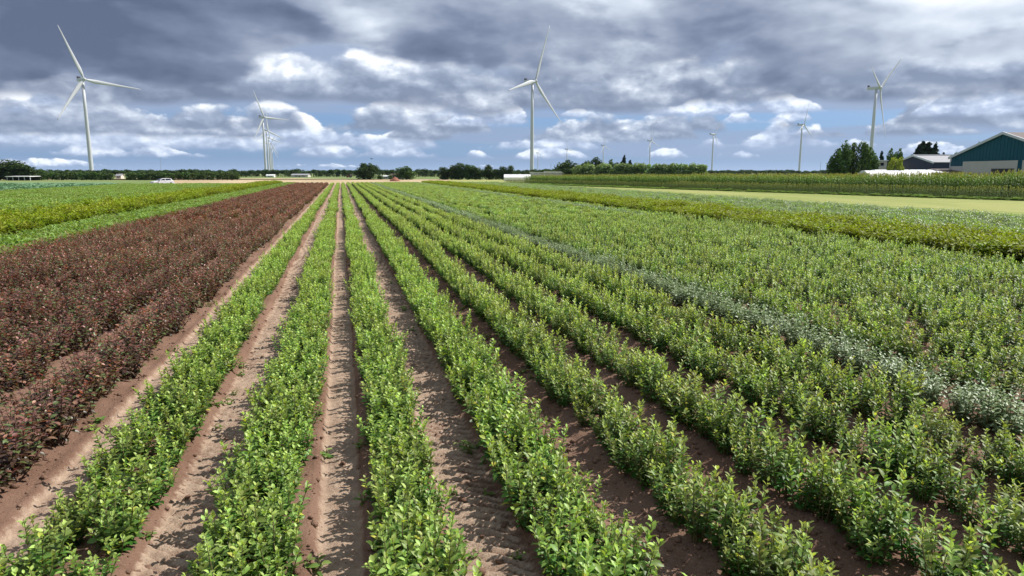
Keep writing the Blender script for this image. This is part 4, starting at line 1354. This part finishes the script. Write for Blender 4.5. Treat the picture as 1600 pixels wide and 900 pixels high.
# long low grey building by the central tower
gz = 217
gb = place_frame('grey_building', 829, gz, 'long low grey building at the foot of the central turbine', 'building')
Lg = (897 - 829) * gz / F_PX; hg = height_at(269.5, gz) + 0.12
MB().box(0, Lg, 0, 9, 0, hg).build('wall', M['grey_wall'], gb)
MB().box(-0.2, Lg * 0.33, -0.25, 9.2, hg + 0.003, hg + 0.12).build('roof', M['white'], gb)
MB().box(Lg * 0.33 + 0.01, Lg + 0.2, -0.25, 9.2, hg + 0.003, hg + 0.30).build('roof', M['white'], gb)
for i, q in enumerate((0.05, 0.18, 0.31, 0.46, 0.60)):
    MB().box(Lg * q, Lg * q + 0.12, -0.06, -0.003, 0, hg - 0.02).build('wall_post', M['trim'], gb)
for q in (0.80, 0.86, 0.92):
    w_ = MB().box(Lg * q, Lg * q + 0.6, -0.04, -0.003, hg - 0.75, hg - 0.2).build('window', M['glass'], gb)
    MB().box(Lg * q - 0.05, Lg * q + 0.65, -0.09, -0.045, hg - 0.82, hg - 0.76).build('window_sill', M['trim'], w_)

# white flat-roofed house between the poplars and the yellow bush
hz = 136
ho = place_frame('white_house', 1366, hz, 'white flat-roofed house between poplars and yellow bush', 'house')
Lh = 17 * hz / F_PX; hh_ = height_at(251.5, hz) + 0.12
MB().box(0, Lh, 0, 6, 0, hh_).build('wall', M['cream'], ho)
MB().box(-0.15, Lh + 0.15, -0.2, 6.2, hh_ + 0.003, hh_ + 0.14).build('roof', M['white'], ho)
w_ = MB().box(Lh * 0.42, Lh * 0.72, -0.04, -0.003, hh_ - 0.95, hh_ - 0.35).build('window', M['glass'], ho)
MB().box(Lh * 0.40, Lh * 0.74, -0.10, -0.045, hh_ - 1.03, hh_ - 0.96).build('window_sill', M['trim'], w_)
MB().box(Lh * 0.16, Lh * 0.34, -0.04, -0.003, 0, 1.5).build('door', M['white'], ho)

# brown-roofed shelter and stacked pallets in front of the teal barn
sr = place_frame('brown_roofed_lean_to', 1474, 101, 'low brown-roofed lean-to left of the teal barn', 'shed')
MB().box(0, 4.6, 0, 3.4, 0, 2.7).build('wall', M['cream'], sr)
MB().prism([(-0.3, 2.72), (3.7, 3.15), (3.7, 3.25), (-0.3, 2.82)], -0.2, 4.8).build('roof', M['brown_roof'], sr)

# open pole shed at far left
sz_ = 226
sh = place_frame('open_shed', 11, sz_, 'open-sided shed with flat pale roof under dark trees at far left', 'shed')
Ls = 36 * sz_ / F_PX; hs_ = height_at(276.2, sz_) + 0.12
MB().prism([(-0.5, hs_), (5.3, hs_ + 0.1), (5.3, hs_ + 0.26), (-0.5, hs_ + 0.16)], -0.3, Ls + 0.3).build('roof', M['white'], sh)
for i in range(5):
    MB().box(Ls * i / 4 - 0.08, Ls * i / 4 + 0.08, 0, 0.16, 0, hs_ + 0.005).build('post', M['trim'], sh)
MB().box(0, Ls, 4.8, 5.0, 0, hs_ - 0.01).build('back_wall', M['dark'], sh)
MB().box(-0.03, 0.17, 0.17, 4.79, 0, hs_ - 0.01).build('side_wall', M['dark'], sh)


def house(name, px, zc, wpx, eave_py, ridge_py, wall_m, roof_m, label, cat='house'):
    """ridge along the camera's right"""
    root = place_frame(name, px, zc, label, cat)
    L = wpx * zc / F_PX; e = height_at(eave_py, zc) + 0.12; rg = height_at(ridge_py, zc) + 0.12; d = max(2.5, L * 0.6)
    MB().prism([(0, 0), (d, 0), (d, e), (d / 2, rg), (0, e)], 0, L).build('wall', wall_m, root)
    rf = None
    for a, b in ((-0.25, d / 2), (d + 0.25, d / 2)):
        k = (rg - e) / (d / 2) * 0.25
        rf = MB().prism([(a, e - k + 0.01), (b, rg + 0.01), (b, rg + 0.15), (a, e - k + 0.13)], -0.25, L + 0.25).build('roof', roof_m, root)
    MB().box(L * 0.2, L * 0.2 + 0.35, d / 2 - 0.18, d / 2 + 0.18, rg - 0.1, rg + 0.55).build('chimney', M['brown_roof'], rf)
    for q in (0.2, 0.62):
        w = MB().box(L * q, L * (q + 0.18), -0.035, -0.003, e * 0.4, e * 0.8).build('window', M['glass'], root)
        MB().box(L * q - 0.05, L * (q + 0.18) + 0.05, -0.08, -0.04, e * 0.4 - 0.07, e * 0.4).build('window_sill', M['trim'], w)
    MB().box(L * 0.44, L * 0.54, -0.035, -0.003, 0, e * 0.75).build('door', M['timber'], root)
    return root


house('brown_roofed_house', 611, 268, 16, 274.0, 271.6, M['cream'], M['brown_roof'], 'low house with brown roof between the two end-of-field trees')
house('grey_cottage', 181, 290, 8, 274.5, 272.0, M['cream'], M['grey_roof'], 'tiny grey-roofed cottage in the gap of the clipped tree row')
house('pale_farm_shed', 594, 285, 14, 275.6, 274.6, M['grey_wall'], M['white'], 'pale low shed behind the bush right of the dark tree pair', 'shed')
house('white_farmstead', 416, 372, 12, 274.2, 272.8, M['white'], M['white'], 'small white farm building under the overlapping turbine row')
house('pale_farmhouse', 455, 376, 26, 273.6, 271.8, M['cream'], M['grey_roof'], 'pale farmhouse at the wood edge right of the turbine row')

# reddish heap of earth
r = np.random.default_rng(3)
hx, hy = ground_at(617, 282.5); zc_h = F_PX * CAM_H / (cp * 13.5)
wv = 17 * zc_h / F_PX; g_n = 22
gx, gy = np.meshgrid(np.linspace(-1, 1, g_n), np.linspace(-1, 1, g_n))
rr = np.hypot(gx, gy)
hz_ = np.clip(1 - rr, 0, 1) ** 0.75 * (0.8 + 0.5 * value_noise(gx * 2 + 5, gy * 2, 3)) * (1 - 0.25 * gx) + (value_noise(gx * 6, gy * 6, 4) - 0.5) * 0.12 * (rr < 0.95)
qi = (np.arange(g_n - 1)[:, None] * g_n + np.arange(g_n - 1)[None]).ravel()
hv = np.stack([gx.ravel() * wv / 2, gy.ravel() * wv / 2.4, hz_.ravel() * 1.35 - 0.05], 1)
heap = tag(obj('earth_heap', mesh_np('earth_heap', hv, np.stack([qi, qi + 1, qi + 1 + g_n, qi + g_n], 1), M['heap'], True), None, (hx, hy, -0.10), -PSI), 'reddish heap of earth at the end of the rows', 'heap')

# =====================================================================================
# VEHICLES
# =====================================================================================
def wheel(parent, x, y, R, w, name='wheel'):
    t = obj(name, None, parent, (x, y, R))
    pr = [(R * 0.62, -w / 2), (R * 0.95, -w / 2), (R, -w / 4), (R, w / 4), (R * 0.95, w / 2), (R * 0.62, w / 2)]
    vs, fs = lathe(pr, 18); a = MB().add([(p[0], p[2], p[1]) for p in vs], fs).build('tyre', M['rubber'], t, True)
    vs, fs = lathe([(R * 0.1, -w / 2 - 0.01), (R * 0.6, -w / 2 + 0.02), (R * 0.61, w / 2 - 0.02), (R * 0.1, w / 2 + 0.01)], 14)
    MB().add([(p[0], p[2], p[1]) for p in vs], fs).build('rim', M['steel'], t, True)
    return t


def car(loc, rz):
    root = tag(empty('white_car', loc, rz), 'white hatchback car standing at the field edge on the left', 'car')
    hw = 0.88
    prof = [(-2.05, 0.32), (-2.1, 0.62), (-2.0, 0.80), (-1.05, 0.96), (1.75, 1.0), (2.02, 0.9), (2.08, 0.55), (2.02, 0.3),
            (1.62, 0.28), (1.56, 0.5), (1.34, 0.63), (1.12, 0.5), (1.06, 0.28), (-1.0, 0.28), (-1.06, 0.5), (-1.28, 0.63), (-1.5, 0.5), (-1.56, 0.28)]
    b = MB().prism(prof, -hw, hw, 'y').build('body', M['car_paint'], root)
    md = b.modifiers.new('edge', 'BEVEL'); md.width = 0.05; md.segments = 2; md.limit_method = 'ANGLE'
    # cabin: tapered
    lo = [(-1.02, 0.975), (1.78, 0.995), (1.50, 1.40), (0.9, 1.47), (-0.15, 1.45)]
    vs = []
    for sgn in (-1, 1):
        for x, z in lo: vs.append((x, sgn * (hw - 0.04 - (z - 0.97) * 0.42), z))
    fs = [(0, 1, 2, 3, 4), (9, 8, 7, 6, 5)] + [(i, 5 + i, 5 + (i + 1) % 5, (i + 1) % 5) for i in range(5)]
    c = MB().add(vs, fs).build('cabin', M['car_paint'], root)
    for sgn in (-1, 1):
        for poly in ([(-0.82, 1.03), (0.28, 1.03), (0.28, 1.38), (-0.12, 1.38)], [(0.36, 1.03), (1.58, 1.04), (1.36, 1.34), (0.88, 1.40), (0.36, 1.39)]):
            v_ = [(x, sgn * (hw - 0.04 - (z - 0.97) * 0.42 + 0.006), z) for x, z in poly] + [(x, sgn * (hw - 0.04 - (z - 0.97) * 0.42 - 0.02), z) for x, z in poly]
            n_ = len(poly)
            MB().add(v_, [tuple(range(n_)), tuple(range(n_, 2 * n_))[::-1]] + [(i, n_ + i, n_ + (i + 1) % n_, (i + 1) % n_) for i in range(n_)]).build('side_window', M['glass'], root)
        MB().box(-1.0, -0.86, sgn * 0.90 - 0.09, sgn * 0.90 + 0.09, 0.99, 1.11).build('mirror', M['dark'], root)
        MB().box(-2.09, -1.86, sgn * 0.66 - 0.17, sgn * 0.66 + 0.17, 0.66, 0.77).build('headlight', M['lamp'], root)
        MB().box(1.96, 2.08, sgn * 0.70 - 0.13, sgn * 0.70 + 0.13, 0.72, 0.93).build('tail_light', M['tail'], root)
        MB().box(0.10, 0.30, sgn * (hw + 0.012) - 0.012, sgn * (hw + 0.012) + 0.012, 0.83, 0.87).build('door_handle', M['dark'], root)
    MB().add([(-0.97, -0.68, 1.02), (-0.97, 0.68, 1.02), (-0.26, 0.55, 1.43), (-0.26, -0.55, 1.43)], [(0, 1, 2, 3)]).build('windscreen', M['glass'], root)
    bpy.data.objects[root.children[-1].name].location = (-0.03, 0, 0.02)
    MB().add([(1.75, -0.68, 1.05), (1.75, 0.68, 1.05), (1.54, 0.56, 1.37), (1.54, -0.56, 1.37)], [(0, 3, 2, 1)]).build('rear_window', M['glass'], root)
    bpy.data.objects[root.children[-1].name].location = (0.03, 0, 0.01)
    for x in (-1.28, 1.34):
        for sgn in (-1, 1): wheel(root, x, sgn * 0.76, 0.31, 0.2)
    return root


cx, cy = spot(254, 141)
car((cx, cy, -0.10), -PSI + math.radians(48))


def tractor(loc, rz):
    root = tag(empty('red_tractor', loc, rz), 'small red tractor at the wood edge left of the dark tree pair', 'tractor')
    b = MB().prism([(-1.9, 0.7), (-1.85, 1.25), (-0.2, 1.35), (-0.2, 0.7)], -0.42, 0.42, 'y').build('bonnet', M['red_paint'], root)
    MB().box(-1.7, 1.0, -0.25, 0.25, 0.45, 0.695).build('chassis', M['dark'], root)
    MB().box(-0.19, 1.0, -0.65, 0.65, 0.7, 1.35).build('cab_base', M['red_paint'], root)
    MB().prism([(-0.1, 1.353), (0.95, 1.353), (0.8, 2.2), (0.0, 2.2)], -0.6, 0.6, 'y').build('cab_glass', M['glass'], root)
    MB().box(-0.15, 0.95, -0.68, 0.68, 2.203, 2.32).build('cab_roof', M['red_paint'], root)
    MB().tube([(-1.1, 0.25, 1.33), (-1.1, 0.25, 2.1)], [0.05, 0.05], 6).build('exhaust_pipe', M['dark'], root)
    for sgn in (-1, 1):
        wheel(root, 0.6, sgn * 0.85, 0.75, 0.42); wheel(root, -1.4, sgn * 0.7, 0.48, 0.3)


tx, ty = spot(546, 345)
tractor((tx, ty, -0.10), -PSI)
bpy.data.objects['red_tractor'].scale = (0.75, 0.75, 0.75)

# a bird over the field end
bx_, by_ = spot(582, 120); bird = tag(empty('bird', (bx_, by_, height_at(248.5, 120)), 0.4), 'small dark bird flying above the dark tree pair', 'bird')
MB().tube([(-0.20, 0, 0), (-0.10, 0, 0.02), (0.05, 0, 0.02), (0.16, 0, 0.03), (0.24, 0, 0.02)], [0.01, 0.05, 0.06, 0.035, 0.006], 7).build('body', M['cooler'], bird)
for sgn in (-1, 1):
    MB().add([(0.08, sgn * 0.03, 0.03), (-0.08, sgn * 0.03, 0.03), (-0.06, sgn * 0.26, 0.11), (0.07, sgn * 0.24, 0.12), (-0.10, sgn * 0.48, 0.07),
              (0.08, sgn * 0.03, 0.042), (-0.08, sgn * 0.03, 0.042), (-0.06, sgn * 0.26, 0.122), (0.07, sgn * 0.24, 0.132), (-0.10, sgn * 0.48, 0.075)],
             [(0, 1, 2, 3), (3, 2, 4), (5, 8, 7, 6), (8, 9, 7), (0, 3, 8, 5), (3, 4, 9, 8), (4, 2, 7, 9), (2, 1, 6, 7)]).build('wing', M['cooler'], bird)

# =====================================================================================
# THE AIR: thin blue-grey haze over the flat land
# =====================================================================================
hz_m = bpy.data.materials.new('haze'); hz_m.use_nodes = True
ht = hz_m.node_tree; ht.nodes.clear()
ho_ = ht.nodes.new('ShaderNodeOutputMaterial'); hv_ = ht.nodes.new('ShaderNodeVolumePrincipled')
hv_.inputs['Color'].default_value = (0.62, 0.78, 1.0, 1); hv_.inputs['Density'].default_value = 0.00004; hv_.inputs['Anisotropy'].default_value = 0.2
ht.links.new(hv_.outputs[0], ho_.inputs['Volume'])
hb_ = MB().box(-4500, 4500, -400, 6000, -1.5, 215)
tag(obj('haze', hb_.mesh('haze', hz_m)), 'thin blue-grey haze over the flat land', 'haze', None, 'stuff')
scene.cycles.volume_bounces = 0
